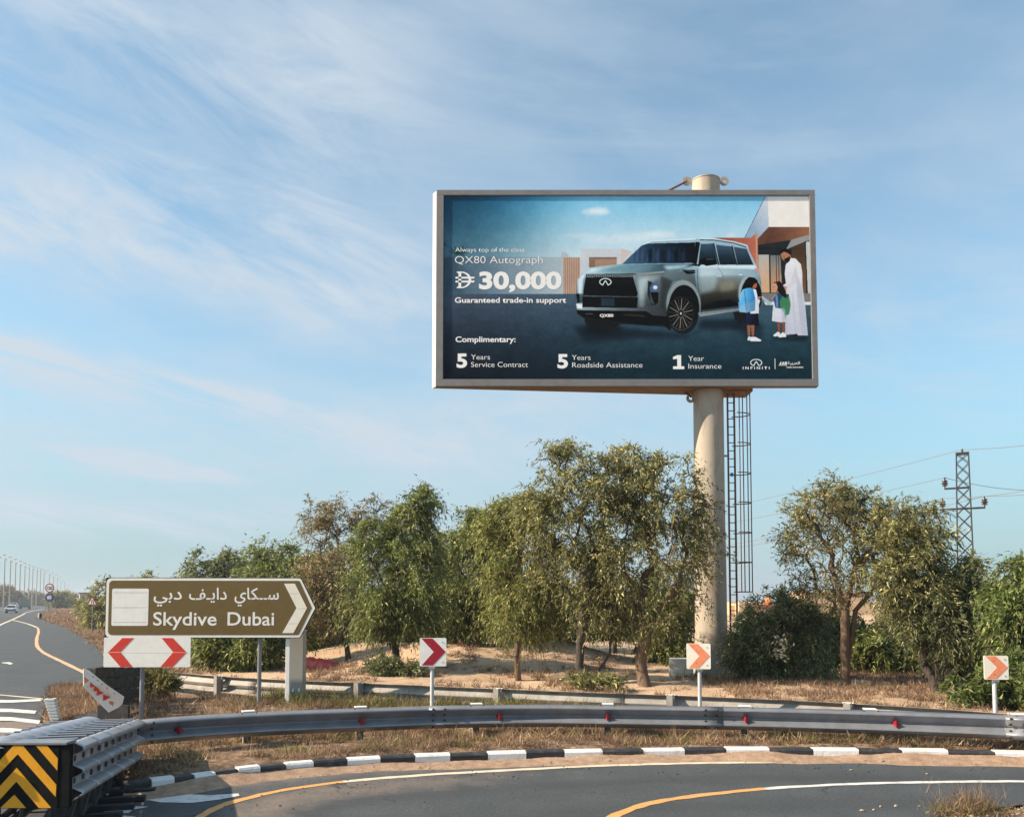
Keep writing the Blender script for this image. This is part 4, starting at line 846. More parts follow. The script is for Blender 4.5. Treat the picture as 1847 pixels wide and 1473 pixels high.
# painterly grain, soft reflections and a gentle contrast curve so the print reads as a photograph
gr = (vnoise(XX, YY, 1.2, 1)-.5)*.03+(vnoise(XX, YY, 5, 2)-.5)*.025+(vnoise(XX, YY, 17, 3)-.5)*.03
IMG = np.clip(IMG+gr[..., None], 0, 1); IMG = IMG+.55*(IMG-.5)*(1-np.abs(2*IMG-1))*.5
IMG = np.clip(IMG, 0, 1)
img = bpy.data.images.new('billboard_print', PW, PH); arr = np.ones((PH, PW, 4), np.float32); arr[..., :3] = IMG[::-1]
img.pixels.foreach_set(arr.ravel()); img.update(); img.pack()
pm = bpy.data.materials.new('printed_vinyl'); pm.use_nodes = True; n_ = pm.node_tree.nodes; l_ = pm.node_tree.links
ti = n_.new('ShaderNodeTexImage'); ti.image = img; ti.interpolation = 'Cubic'; ti.extension = 'EXTEND'
gm_ = n_.new('ShaderNodeMix'); gm_.data_type = 'RGBA'; gm_.blend_type = 'MULTIPLY'; gm_.inputs[0].default_value = 1; l_.new(ti.outputs[0], gm_.inputs[6]); gm_.inputs[7].default_value = (.90, .95, 1, 1)
l_.new(gm_.outputs[2], n_['Principled BSDF'].inputs['Base Color']); n_['Principled BSDF'].inputs['Roughness'].default_value = .5; n_['Principled BSDF'].inputs['Specular IOR Level'].default_value = .08
M['print'] = pm; M['ink'] = mat('white_ink', (.90, .90, .90), .5, spec=.25)

# ------------------------------------------------------------------ billboard
BY = 20.9; bp_ = Plane(1130, 519, BY, 0.0); bb = G(1284, 1236); bb.z = 0
bb.y = BY+.55; bb.x = at(1281, 1000, BY+.55).x
bill = empty('billboard', bb, 0, 'large roadside billboard with silver car advertisement on a thick pale column', 'billboard')
fr = bp_; b0 = bb
def P3(px, py, d=0): return fr(px, py, d)-b0
xl, xr_, yt, yb = 787, 1472, 343, 696
cabm = MB()   # wedge-shaped case behind the face
tl, tr, bl, br_ = [fr(x, y)-b0 for x, y in ((xl, yt), (xr_, yt), (xl, yb), (xr_, yb))]
gap = Vector((0, .02, 0))
def fp(v, off): return v+Vector((0, off, 0))
tm_ = fr(1358, yt)-b0; bm_ = fr(1358, yb)-b0
top = [fp(tl, .02), fp(tr, .02), fp(tr, .14), fp(tm_, .16), fp(tm_, 1.0), fp(tl, .16)+Vector((-.1, 0, 0))]
bot = [fp(bl, .02), fp(br_, .02), fp(br_, .14), fp(bm_, .16), fp(bm_, 1.0), fp(bl, .16)+Vector((-.1, 0, 0))]
cabm.add(top+bot, [(0, 1, 2, 3, 4, 5)]+[(i, (i+1) % 6, (i+1) % 6+6, i+6) for i in range(6)]).build('case', M['frame'], bill)
MB().add([fp(p, 0)-Vector((0, 0, .003)) for p in bot], [(0, 1, 2, 3, 4, 5)]).build('case_floor', M['framebrown'], bill)
sd = [top[0], top[5], bot[5], bot[0]]; ex = Vector((-.012, -.002, 0))
MB().add([p+ex for p in sd]+[p+Vector((.01, .004, 0)) for p in sd], [(0, 1, 2, 3), (7, 6, 5, 4), (0, 4, 5, 1), (1, 5, 6, 2), (2, 6, 7, 3), (3, 7, 4, 0)]).build('side_panel', M['litcream'], bill)
for q0, q1, q2, q3 in ((xl, yt, xr_, 352.5), (xl, 683.5, xr_, yb), (xl, 352.5, 800, 683.5), (1461.5, 352.5, xr_, 683.5)):
    mb = MB(); mb.prism([(q0+.15, q1), (q2-.15, q1), (q2-.15, q3), (q0+.15, q3)], lambda u, v, d: P3(u, v, d), -.015, .05); mb.build('frame_bar', M['frame'], bill, bevel=.006)
# truss under the case
me = bpy.data.meshes.new('poster'); cs = [P3(800, 683.5, .005), P3(1461.5, 683.5, .005), P3(1461.5, 352.5, .005), P3(800, 352.5, .005)]
me.from_pydata([tuple(c) for c in cs], [], [(0, 1, 2, 3)]); uv = me.uv_layers.new(name='UVMap')
for i, c in enumerate(((0, 0), (1, 0), (1, 1), (0, 1))): uv.data[i].uv = c
me.materials.append(pm); poster = bpy.data.objects.new('poster', me); COL.objects.link(poster); poster.parent = bill
def bt(body, x0, x1, yb_, cap, bold=0.0, **k): return text(body, x0, x1, yb_, cap, fr, .008, M['ink'], poster, b0, bold, **k)
def ink(pts): mb = MB(); mb.prism(pts, lambda u, v, d: P3(u, v, d), .007, .009); mb.build('printed_mark', M['ink'], poster)
bt('Always top of the class', 821, 946, 454.3, 8, -.006); bt('QX80 Autograph', 820.5, 979, 475, 13.5, -.010)
bt('30,000', 864, 1013, 520.3, 30, .04); bt('Guaranteed trade-in support', 820.5, 1021, 546, 9.8, .018); bt('Complimentary:', 822, 930, 616.5, 10, .018)
bt('5', 824, 843, 661.5, 24.5, .035); bt('Years', 850, 884, 647.8, 9.4, -.006); bt('Service Contract', 850, 952, 661.2, 9.4, -.006)
bt('5', 1005, 1024, 662.5, 24.5, .035); bt('Years', 1031, 1064.5, 648.6, 9.4, -.006); bt('Roadside Assistance', 1031.5, 1157.5, 662, 9.4, -.006)
ink([(1220, 640), (1227, 640), (1227, 660), (1232.5, 660), (1232.5, 665), (1212.5, 665), (1212.5, 660), (1220, 660), (1220, 646.5), (1212.5, 647.5), (1212.5, 643.5)]); bt('Year', 1240, 1268, 650.3, 9.4, -.006); bt('Insurance', 1240, 1299, 664, 9.4, -.006)
bt('I N F I N I T I', 1337.5, 1385.5, 665.2, 4.8, .02); bt('QX80', 1081.5, 1106, 571.5, 5.2, .03)
bt('AWR', 1402, 1417, 659, 7.2, .03, italic=.35); bt('\ufe94\ufbff\ufe91\ufeae\ufecc\ufedf\ufe8d', 1418, 1440, 656.5, 5.2, .01); bt('arabian automobiles', 1416, 1446, 662.8, 2.9, .02)
ink([(1395, 646), (1395.9, 646), (1395.9, 665), (1395, 665)])
# currency mark: a D crossed by two bars
od = [(824, 490), (836, 490)]+[(836+14*math.sin(R(a)), 505-15*math.cos(R(a))) for a in range(0, 181, 15)]+[(824, 520), (824, 517.5), (826, 517), (826, 493), (824, 492.5)]
idp = [(836+10.5*math.sin(R(a)), 505-12.8*math.cos(R(a))) for a in range(180, -1, -15)]
mb = MB(); op = od[:]; 
ink([(824, 490), (832, 490), (832, 520), (824, 520), (824, 518), (827, 517), (827, 493), (824, 492)])
outer = [(832+18*math.sin(R(a)), 505-15*math.cos(R(a))) for a in range(0, 181, 15)]; inner = [(832+13.2*math.sin(R(a)), 505-12.8*math.cos(R(a))) for a in range(180, -1, -15)]
mb = MB()
for i in range(len(outer)-1):
    a_, b_, c_, d_ = outer[i], outer[i+1], inner[len(inner)-2-i], inner[len(inner)-1-i]; n0 = len(mb.v)
    mb.add([P3(*a_, .0085), P3(*b_, .0085), P3(*c_, .0085), P3(*d_, .0085)], [(0, 1, 2, 3)])
mb.build('printed_mark', M['ink'], poster)
for y in (499.5, 506.5): ink([(821, y+1.5), (822.5, y), (856.5, y), (855, y+3.2), (822, y+3.2)])
# column
pr = .395; zt = at(0, 313, bb.y-.4).z; zb = at(0, 1185, bb.y).z
MB().lathe([(pr*1.05, zb-.05), (pr*1.03, zb+.9), (pr, zb+3.2)], n=40).build('column', M['pole'], bill, smooth=SH, label='lower length of the pale column')
MB().lathe([(pr*.985, zb+3.2), (pr*.97, at(0, 600, bb.y).z)], n=40).build('column', M['pole'], bill, smooth=SH)
MB().lathe([(pr*.93, at(0, 600, bb.y).z), (pr*.93, zt-.03), (pr*.96, zt-.03), (pr*.96, zt), (.01, zt)], n=40).build('column_head', M['pole'], bill, smooth=SH)
MB().lathe([(pr*1.0, zb+3.17), (pr*1.035, zb+3.17), (pr*1.035, zb+3.21), (pr*1.0, zb+3.21)], n=40).build('weld_ring', M['pole'], bill, smooth=SH)
def lug(x, z, s=1):
    mb = MB(); n = 14; r0, r1 = .05, .12
    for i in range(n):
        a, b_ = 2*math.pi*i/n, 2*math.pi*(i+1)/n
        q = [(x+r*math.cos(t), -.02+yy_, z+r*math.sin(t)) for yy_ in (0, .04) for r, t in ((r0, a), (r1, a), (r1, b_), (r0, b_))]
        mb.add(q, [(0, 1, 2, 3), (7, 6, 5, 4), (1, 5, 6, 2), (0, 3, 7, 4)])
    mb.box((x-s*.10, 0, z), (.14, .036, .12)); return mb.build('lifting_lug', M['pole'], bill)
zl = at(0, 327, bb.y).z; lug(pr+.10, zl); lug(-pr-.10, zl, -1)
MB().tube([(-pr-.10, 0, zl), (-pr-.75, -.1, zl-.38)], .03, 8).build('brace', M['rust'], bill); lug(-pr-.06, at(0, 718, bb.y).z, -1)
MB().tube([(-pr-.04, 0, at(0, 716, bb.y).z), (-pr-.35, 0, at(0, 700, bb.y).z)], .03, 8).build('brace', M['rust'], bill)
for q in range(20):
    a = 2*math.pi*q/20; MB().add([(pr*1.05*math.cos(a+.03), pr*1.05*math.sin(a+.03), zb+.16), (pr*1.05*math.cos(a-.03), pr*1.05*math.sin(a-.03), zb+.16), (pr*1.3*math.cos(a), pr*1.3*math.sin(a), zb)], [(0, 1, 2)]).build('gusset', M['pole'], bill)
MB().lathe([(pr*1.35, zb-.03), (pr*1.35, zb)], n=32).build('base_flange', M['steel_old'], bill)
fw0, fw1 = at(1256, 1200, bb.y).x-bb.x, at(1328, 1200, bb.y).x-bb.x
MB().box(((fw0+fw1)/2, 0, (zb-.03-.3)/2), (fw1-fw0, 1.1, zb-.03+.3)).build('footing', M['concrete'], bill, bevel=.02)
f0 = at(1212, 1200, bb.y-.6).x-bb.x; f1 = at(1257, 1200, bb.y-.6).x-bb.x
MB().box(((f0+f1)/2-.01, -.25, zb/2-.18), (f1-f0-.02, .5, zb+.34), R(-12)).build('footing', M['litcream'], bill, bevel=.02, label='pale block at the left foot of the column')  # painted lighter than the other footing to look sunlit despite tree shade
# platform stub and caged ladder
lx = lambda px: at(px, 900, bb.y).x-bb.x
lz = lambda py: at(1330, py, bb.y).z
MB().box(((lx(1300)+lx(1356))/2, .1, lz(704)), (lx(1356)-lx(1300), .7, .17)).build('platform', M['framebrown'], bill, bevel=.01)
ladder = empty('access_ladder', bb, 0, 'rusty caged access ladder fixed to the right side of the billboard column', 'ladder')
for px in (1314.5, 1326.5): MB().box((lx(px), 0, (lz(700)+lz(1170))/2), (.035, .06, lz(700)-lz(1170))).build('ladder_rail', M['rust'], ladder)
y = 712; rung = MB().tube([(lx(1314.5), 0, 0), (lx(1326.5), 0, 0)], .013, 6).mesh('rung', M['rust'])
while y < 1165: inst(rung, 'rung', ladder, (0, 0, lz(y))); y += 14.4
cxm = lx(1326.5); rr = (lx(1355)-lx(1326.5))
def cagept(a): return (cxm+rr*math.sin(a)*1.0, -.27*math.cos(a), 0)
hoop = MB().tube([cagept(R(a)) for a in range(0, 181, 15)], .014, 6).mesh('cage_hoop', M['rust'])
for y in (748, 801, 854, 907, 960.5, 1014, 1067): inst(hoop, 'cage_hoop', ladder, (0, 0, lz(y)))
for a in (8, 42, 90, 138, 172):
    p = cagept(R(a)); MB().box((p[0], p[1], (lz(706)+lz(1068))/2), (.022, .022, lz(706)-lz(1068))).build('cage_bar', M['rust'], ladder)
for y in (822, 1000, 1150): MB().box(((lx(1314)+pr)/2, .0, lz(y)), (lx(1314)-pr+.06, .04, .05)).build('standoff', M['steel_old'], ladder)
MB().box((lx(1320), -.03, lz(856)), (.07, .04, .09)).build('blue_tag', mat('blue_paint', (.02, .12, .55), .5), ladder)

# ------------------------------------------------------------------ crash cushion at the nose
C0 = Vector((at(31, 1400, 7.0).x, 7.0, 0)); C1 = Vector((-4.87, 9.75, 0)); ax_ = (C1-C0).normalized(); rzc = math.atan2(ax_.y, ax_.x)-math.pi/2
cc = empty('crash_cushion', C0, 0, 'near crash cushion with black and yellow chevron nose and silver ribbed side panels', 'crash cushion')
ux = Vector((math.cos(rzc), math.sin(rzc), 0)); vx = Vector((-math.sin(rzc), math.cos(rzc), 0)); LEN = (C1-C0).length
def loc(u, v, z): return ux*u+vx*v+Vector((0, 0, z))
zt0 = at(31, 1343, 7.0).z; zb0 = at(31, 1455, 7.0).z; hw0 = .355
kz = 7.0/F/5.204*1.003
def nb(u, v, d):   # zoom coordinates on the nose board, facing the viewer
    return Vector(((u-165)*kz, -d, zt0-(v-803)*kz))
mb = MB(); mb.prism([(-212, 803), (542, 803), (542, 1380), (-212, 1380)], nb, -.02, .0); nbd = mb.build('nose_board', M['black'], cc)
V1 = [(125, 808), (210, 808), (530, 1165), (527, 1275), (165, 885), (-197, 1275), (-200, 1165), (122, 808)]
ST = [V1, [(160, 1010), (490, 1375), (375, 1375), (160, 1135), (-55, 1375), (-170, 1375)], [(145, 1255), (255, 1375), (20, 1375)], [(330, 808), (435, 808), (537, 925), (535, 1035)], [(0, 808), (-105, 808), (-207, 925), (-205, 1035)]]
for s_ in ST:
    mb = MB(); mb.prism(s_, nb, .0, .003); mb.build('chevron_stripe', M['yellow'], nbd)
MB().box((0.02, .03, (zt0+zb0)/2), (.83, .05, zt0-zb0+.01)).build('nose_frame', M['black'], cc, bevel=.006)
MB().box((.01, .07, zt0+.012), (.80, .16, .025)).build('nose_cap', M['steel'], cc, bevel=.006)
TP = []
for k, zc_ in enumerate((.0, -.19, -.38)):
    TP += [(.0, zc_), (.03, zc_-.008), (.092, zc_-.040), (.098, zc_-.055), (.092, zc_-.072), (.03, zc_-.105), (.0, zc_-.115)] + ([(.0, zc_-.17)] if k < 2 else [])
def hwid(v): return .375+.075*v/LEN
def ztop(v): return zt0+.005-.20*v/LEN
slot = MB().lathe([(.03, -.004), (.034, .004), (.02, .012)], n=10).mesh('slot_bolt', M['steel_dark'])
nP = 5
for side in (1, -1):
    for k in range(nP):
        v0 = k*LEN/nP-.0; v1 = (k+1)*LEN/nP+.16; pth_ = []
        for i in range(9):
            v = v0+(v1-v0)*i/8; q = loc(side*(hwid(v)+.014*(nP-k)*.35-.010*(i/8)), v, ztop(v)); pth_.append(q)
        mb = MB(); mb.sweep(pth_ , [(side*o_, z) for o_, z in TP]); ob = mb.build('fender_panel', M['zinc'], cc, smooth=SH)
        so_ = ob.modifiers.new('thickness', 'SOLIDIFY'); so_.thickness = .005; so_.offset = 0
    if side == 1:
        for row in (-.142, -.332):
            for i in range(9):
                v = .12+i*.30; ob = inst(slot, 'slot_bolt', cc, loc(hwid(v)+.024, v, ztop(v)+row)); ob.rotation_euler = (0, R(90), rzc)
nd = 10
for i in range(1, nd+1):
    v = i*LEN/nd; hw_ = hwid(v)-.02; d_ = empty('bay', loc(0, v, 0), rzc, parent=cc)
    COLZ = ztop(v)
    MB().box((0, 0, COLZ+.0), (2*hw_+.06, .05, .03)).build('top_bar', M['steel'], d_, bevel=.004)
    MB().box((0, .0, COLZ-.27), (2*hw_, .012, .50)).build('diaphragm', M['steel_dark'], d_)
for i in range(0, nd):
    v0 = i*LEN/nd+.03; v1 = v0+LEN/nd*1.25; mb = MB(); n = 14; m_ = 7; vs_ = []
    for j in range(m_+1):
        t = j/m_; v = v0+(v1-v0)*t; rise = .085*(math.sin(math.pi*min(1, t*1.15))**.6)+.02
        for k in range(n+1):
            a = math.pi*k/n; vs_.append(loc(-.10+.17*math.cos(a)*(1-.1*t)+.012*i-.03, v, ztop(v)-.05+rise*1.1*math.sin(a)+random.uniform(-.002, .002)))
    mb.add(vs_, [(j*(n+1)+k, j*(n+1)+k+1, (j+1)*(n+1)+k+1, (j+1)*(n+1)+k) for j in range(m_) for k in range(n)])
    mb.build('cartridge_cover', M['zinc'], cc, smooth=True)
for s_ in (-1, 1):
    MB().tube([loc(s_*.30, -.05, .05), loc(s_*.38, LEN+.2, .05)], .035, 8).build('skid', M['steel_dark'], cc)
    for i in range(6):
        v = i*LEN/5.5+.1; MB().box(loc(s_*(hwid(v)-.06), v, .17), (.07, .07, .34), rzc).build('leg', M['steel_dark'], cc, bevel=.004)
        if i < 5: MB().tube([loc(s_*(hwid(v)-.03), v, .03), loc(s_*(hwid(v+.5)-.03), v+.5, .36)], .018, 6).build('brace', M['steel_dark'], cc)
for i in range(5):
    MB().box(loc(.42+.05*i, .35+.33*i, .03), (.46, .10, .05), rzc).build('base_slat', M['rubber'], cc, bevel=.006)
for x in (-.22, .02, .26): MB().tube([(x-.05, .05, -.0), (x+.02, .04, zb0+.02)], .02, 6).build('brace', M['steel_dark'], cc)

# second cushion further on: white dented nose with red triangles in front of a dark stack
q0 = G(214, 1290); base = Vector((q0.x, 13.6, 0)); 
c2_ = empty('crash_cushion', base, 0, 'small far crash cushion with bent white nose plate bearing red triangles', 'crash cushion')
pl = Plane(190, 1245, 13.4, R(36)); pk = lambda *p: [(0+x/5.204, 1190+y/5.204) for x, y in p]
def warp(u, v, d):
    t = (v-1205)/75; return pl(u, v, d+.05*math.sin(t*5))-base
mb = MB(); NP = pk((835, 70), (870, 85), (1000, 235), (1125, 355), (1115, 425), (1090, 455), (1020, 495), (930, 370), (835, 225)); mb.prism(NP, warp, -.03, .0); np_ = mb.build('nose_plate', M['white'], c2_)
for t_ in (((880, 190), (915, 240), (880, 245)), ((910, 230), (950, 275), (905, 285)), ((930, 270), (980, 305), (930, 330)), ((975, 320), (1028, 350), (978, 385))):
    mb = MB(); mb.prism(pk(*t_), warp, .0, .004); mb.build('red_triangle', M['red'], np_)
for t_ in (((838, 140), (872, 180), (845, 205)), ((1020, 385), (1055, 400), (1045, 455), (1025, 440))):
    mb = MB(); mb.prism(pk(*t_), warp, .0, .004); mb.build('stain', M['orange'], np_)
for t_ in ((900, 150), (930, 185), (958, 222), (998, 262), (1052, 318), (1090, 378)):
    p = pk(t_)[0]; MB().box(warp(p[0], p[1], .004), (.014, .01, .014)).build('bolt', M['steel_dark'], np_)
for i in range(5):
    for j in range(4):
        px = 172+i*15.5; Yd = 14.0+i*.5; zz = at(px, 1280-j*19, 14.0).z
        ph = at(px+3, 1212+j*19.5, Yd)
        if px < 215 and j > 1+i*.8: continue
        MB().box(ph-base+Vector((0, random.uniform(-.03, .03), 0)), (.168, .42, .175), R(random.uniform(-4, 4))).build('cartridge', M['soot'], c2_, bevel=.012)
MB().box(at(214, 1286, 14.6)-base, (.75, 1.6, .08)).build('base_frame', M['steel_dark'], c2_)
MB().box(at(205, 1288, 13.8)-base, (.5, .08, .3)).build('support', M['steel_dark'], c2_)

# small white ribbed post
b_ = G(92, 1303); rp = empty('ribbed_marker', b_, 0, 'small white ribbed marker leaning at the end of the white road stripes', 'marker')
for i in range(7):
    q = at(88+i*1.6, 1262+i*5.6, b_.y)-b_; MB().box(q+Vector((0, .05, 0)), (.155-.004*i, .16, .042), R(12)).build('rib', M['white'], rp, bevel=.006)
MB().tube([at(89, 1258, b_.y+.06)-b_, at(99, 1300, b_.y+.06)-b_, Vector((.05, .06, -.05))], .05, 8).build('core', M['cabinet'], rp)

# ------------------------------------------------------------------ trees
def tree(name, px, D, stems, blobs, nat, leafk, nleaf, bark, label, cat='tree', group=None, llen=.085, lwid=.026, droop=.5, spread=.42, ntw=7, tr=.10, dens_low=0, zoff=None):
    nat = int(nat*1.5); nleaf = int(nleaf*(.72 if leafk == 'olive' else .85 if leafk == 'brown' else 1.0)); llen = llen*1.2; lwid = lwid*1.15; spread = spread*1.05
    base = Vector((at(px, 1200, D).x, D, 0)); base.z = (gz(base.x, base.y) if D < 60 else 0)-.03
    root = empty(name, base, 0, label, cat, group)
    r_ = np.random.default_rng(abs(hash((px, int(D*10), nat))) % 2**31)
    P_ = []; par = []
    def rel(x, y, dy=0): return np.array(at(x, y, D)-base)+np.array((0, dy, 0))
    ends = []
    for st in stems:
        pts = [np.array((0., 0, 0))]+[rel(x, y, r_.uniform(-.25, .25)) for x, y in st]
        if len(stems) > 1: pts[0] = pts[0]+np.array((r_.uniform(-.08, .08), r_.uniform(-.08, .08), 0))
        prev = -1
        for a, b in zip(pts, pts[1:]):
            k = max(2, int(np.linalg.norm(b-a)/.22))
            for i in range(k):
                q = a+(b-a)*i/k+r_.normal(0, .012, 3); P_.append(q); par.append(prev); prev = len(P_)-1
        P_.append(pts[-1]); par.append(prev); ends.append(len(P_)-1)
    wts = np.array([b[4] if len(b) > 4 else b[2]*b[3] for b in blobs], float); wts /= wts.sum()
    kk = at(px, 1000, D).y/F
    at_pts = []
    for q in range(nat):
        b = blobs[r_.choice(len(blobs), p=wts)]; v = r_.normal(size=3); v /= np.linalg.norm(v); v *= r_.uniform(.0, 1)**(.42) if r_.uniform() > .09 else r_.uniform(1.0, 1.22)
        c_ = rel(b[0], b[1]-b[3]*.06); dd = b[2]*kk*.9
        at_pts.append(c_+v*np.array((b[2]*kk*1.05, dd, b[3]*kk*1.06)))
    at_pts = np.array(at_pts); at_pts[:, 2] = np.maximum(at_pts[:, 2], .15)
    e0 = np.mean([P_[e] for e in ends], 0); order = np.argsort(np.linalg.norm(at_pts-e0, axis=1))
    PL = [0.0]*len(P_)
    for i_ in range(len(P_)):
        if par[i_] >= 0: PL[i_] = PL[par[i_]]+float(np.linalg.norm(P_[i_]-P_[par[i_]]))
    tips = []
    for i in order:
        a = at_pts[i]; A = np.array(P_); dl = np.linalg.norm(A-a, axis=1)+np.maximum(0, A[:, 2]-a[2])*.6+(A[:, 2] < .5*e0[2])*1.0+.38*np.array(PL)
        j = int(np.argmin(dl)); s0 = A[j]; L_ = np.linalg.norm(a-s0); k = max(2, int(L_/.2)); prev = j
        bend = np.array((r_.normal(0, .1), r_.normal(0, .1), .12))*L_
        for t in range(1, k+1):
            u = t/k; q = s0+(a-s0)*u+bend*math.sin(math.pi*u)+r_.normal(0, .018, 3); P_.append(q); PL.append(PL[prev]+L_/k); par.append(prev); prev = len(P_)-1
        tips.append(prev)
    P_ = np.array(P_); par = np.array(par); n = len(P_); cnt = np.zeros(n); cnt[tips] = 1
    for i in range(n-1, -1, -1):
        if par[i] >= 0: cnt[par[i]] += cnt[i]
    rad = .007+(tr-.007)*(np.maximum(cnt, .5)/max(cnt.max(), 1))**.62
    rad *= np.where(P_[:, 2] < .25, 1+.6*(.25-np.clip(P_[:, 2], 0, .25)), 1)
    # branches
    ed = np.where(par >= 0)[0]; a = P_[par[ed]]; b = P_[ed]; ra = np.minimum(rad[par[ed]], rad[ed]*1.35); rb = rad[ed]
    ns = 6; d = b-a; ln = np.linalg.norm(d, axis=1, keepdims=True)+1e-9; d /= ln; a = a-d*ra[:, None]*.3
    up = np.where(np.abs(d[:, 2:3]) > .9, np.array([[1., 0, 0]]), np.array([[0, 0, 1.]])); s1 = np.cross(d, up); s1 /= np.linalg.norm(s1, axis=1, keepdims=True); s2 = np.cross(s1, d)
    th = np.arange(ns)*2*np.pi/ns; ring = s1[:, None]*np.cos(th)[None, :, None]+s2[:, None]*np.sin(th)[None, :, None]
    V = np.concatenate([a[:, None]+ring*ra[:, None, None], b[:, None]+ring*rb[:, None, None]], 1)
    idx = np.arange(len(ed))[:, None]*2*ns; j = np.arange(ns); jn = (j+1) % ns
    Fq = np.stack([idx+j, idx+jn, idx+ns+jn, idx+ns+j], -1).reshape(-1, 4)
    # twigs
    fine = np.where(rad < max(.02, tr*.4))[0]; src = r_.choice(fine, size=ntw*nat); S0 = P_[src]
    cen = np.mean(at_pts, 0); outd = S0-cen; outd /= np.linalg.norm(outd, axis=1, keepdims=True)+1e-6
    dr = r_.normal(0, 1, (len(src), 3))+outd*.8+np.array((0, 0, .25)); dr /= np.linalg.norm(dr, axis=1, keepdims=True)
    tl_ = spread*r_.uniform(.5, 1.3, len(src)); m2_ = 3
    tt = np.linspace(0, 1, m2_+1)
    TWp = S0[:, None]+dr[:, None]*tl_[:, None, None]*tt[None, :, None]; TWp[:, :, 2] -= droop*(tl_[:, None]*tt[None]**2)
    A_ = TWp[:, :-1].reshape(-1, 3); B_ = TWp[:, 1:].reshape(-1, 3); d = B_-A_; d /= np.linalg.norm(d, axis=1, keepdims=True)+1e-9
    s1 = np.cross(d, np.array([[.3, .2, .93]])); s1 /= np.linalg.norm(s1, axis=1, keepdims=True)+1e-9; s2 = np.cross(s1, d)
    th = np.arange(3)*2*np.pi/3; ring = (s1[:, None]*np.cos(th)[None, :, None]+s2[:, None]*np.sin(th)[None, :, None])*.004
    V2 = np.concatenate([A_[:, None]+ring, B_[:, None]+ring*.7], 1); idx = np.arange(len(A_))[:, None]*6+V.reshape(-1, 3).shape[0]; j = np.arange(3); jn = (j+1) % 3
    F2 = np.stack([idx+j, idx+jn, idx+3+jn, idx+3+j], -1).reshape(-1, 4)
    me = np_mesh('trunk', np.concatenate([V.reshape(-1, 3), V2.reshape(-1, 3)]), np.concatenate([Fq, F2]), bark)
    o = bpy.data.objects.new('trunk', me); COL.objects.link(o); o.parent = root
    # leaves
    w_ = r_.integers(0, len(src), nleaf); u = r_.uniform(.1, 1.05, nleaf)
    pos = S0[w_]+dr[w_]*(tl_[w_]*u)[:, None]; pos[:, 2] -= droop*tl_[w_]*u*u
    loose = r_.uniform(0, 1, nleaf) < .28; pos += np.where(loose[:, None], r_.normal(0, .22*spread, (nleaf, 3)), r_.normal(0, .05*spread, (nleaf, 3)))
    tan = dr[w_].copy(); tan[:, 2] -= 2*droop*u; tan += r_.normal(0, .55, (nleaf, 3)); tan /= np.linalg.norm(tan, axis=1, keepdims=True)
    sd_ = np.cross(tan, r_.normal(0, 1, (nleaf, 3))); sd_ /= np.linalg.norm(sd_, axis=1, keepdims=True)+1e-9
    ll = llen*r_.uniform(.55, 1.3, nleaf)[:, None]; lw = lwid*r_.uniform(.6, 1.3, nleaf)[:, None]
    zmin = min(rel(b[0], b[1]+b[3])[2] for b in blobs)+(.12 if cat == 'tree' else -1)*(D/20)
    keep = (pos[:, 2] > .02) & (pos[:, 2] > zmin-r_.exponential(.20, nleaf)*(D/20))
    mid = pos+tan*ll*.5; V = np.stack([pos+sd_*lw*.5, pos-sd_*lw*.5, pos+tan*ll], 1)[keep]
    me = np_mesh('crown', V.reshape(-1, 3), np.arange(len(V)*3).reshape(-1, 3), LEAF[leafk], smooth=False)
    o = bpy.data.objects.new('crown', me); COL.objects.link(o); o.parent = root
    return root
GT = 'trees behind the far guardrail'
B, BD = M['bark'], M['bark_dark']
tree('tree', 1162, 18.2, [[(1158, 1195), (1165, 1120)], ], [(1175, 1000, 85, 90), (1215, 915, 75, 75), (1140, 880, 60, 60), (1250, 1000, 45, 110), (1100, 1050, 60, 90), (1200, 1110, 60, 55), (1250, 850, 26, 36), (1190, 830, 45, 26, 1500), (1115, 860, 55, 45)], 170, 'olive', 38000, B, 'largest olive-green tree touching the billboard column, with thick reddish trunk', group=GT, tr=.135, droop=.6)
tree('tree', 1062, 18.4, [[(1045, 1200), (1050, 1100)], [(1100, 1180), (1110, 1100)]], [(1030, 850, 50, 50), (1055, 950, 85, 80), (1000, 960, 55, 90), (1070, 1070, 65, 70), (1020, 812, 30, 22, 900), (1095, 880, 50, 50), (975, 890, 40, 36)], 120, 'olive', 30000, BD, 'tall olive tree with two dark leaning trunks left of the largest tree', group=GT, tr=.10, droop=.6)
tree('tree', 936, 19.6, [[(932, 1180), (935, 1100)]], [(930, 1000, 60, 90), (940, 1095, 58, 62), (900, 940, 40, 36), (975, 1050, 42, 80), (955, 925, 42, 40)], 110, 'yellow', 34000, B, 'drooping yellow-green tree with slim bare trunk, left of the olive trees', group=GT, tr=.075, droop=.95, spread=.5)
tree('tree', 838, 24.5, [[(838, 1170), (845, 1100)], [(860, 1180), (870, 1120)]], [(845, 1030, 60, 80), (860, 970, 45, 35), (820, 1100, 40, 60), (880, 1080, 45, 70), (850, 935, 25, 15, 400)], 90, 'green', 26000, BD, 'mid green tree in the dip behind the dark red chevron sign', group=GT, tr=.08, droop=.9, llen=.11, lwid=.034, spread=.55)
tree('tree', 712, 21.4, [[(714, 1170), (705, 1090)]], [(715, 1030, 80, 85), (760, 920, 32, 38, 2600), (690, 980, 60, 50), (740, 990, 55, 60), (670, 1090, 50, 60), (755, 1080, 45, 60), (705, 1110, 65, 45)], 140, 'green', 40000, BD, 'dense dark green tree with one pointed top, right of the roadside cabinet', group=GT, tr=.10, droop=.8, llen=.1, lwid=.03, spread=.5)
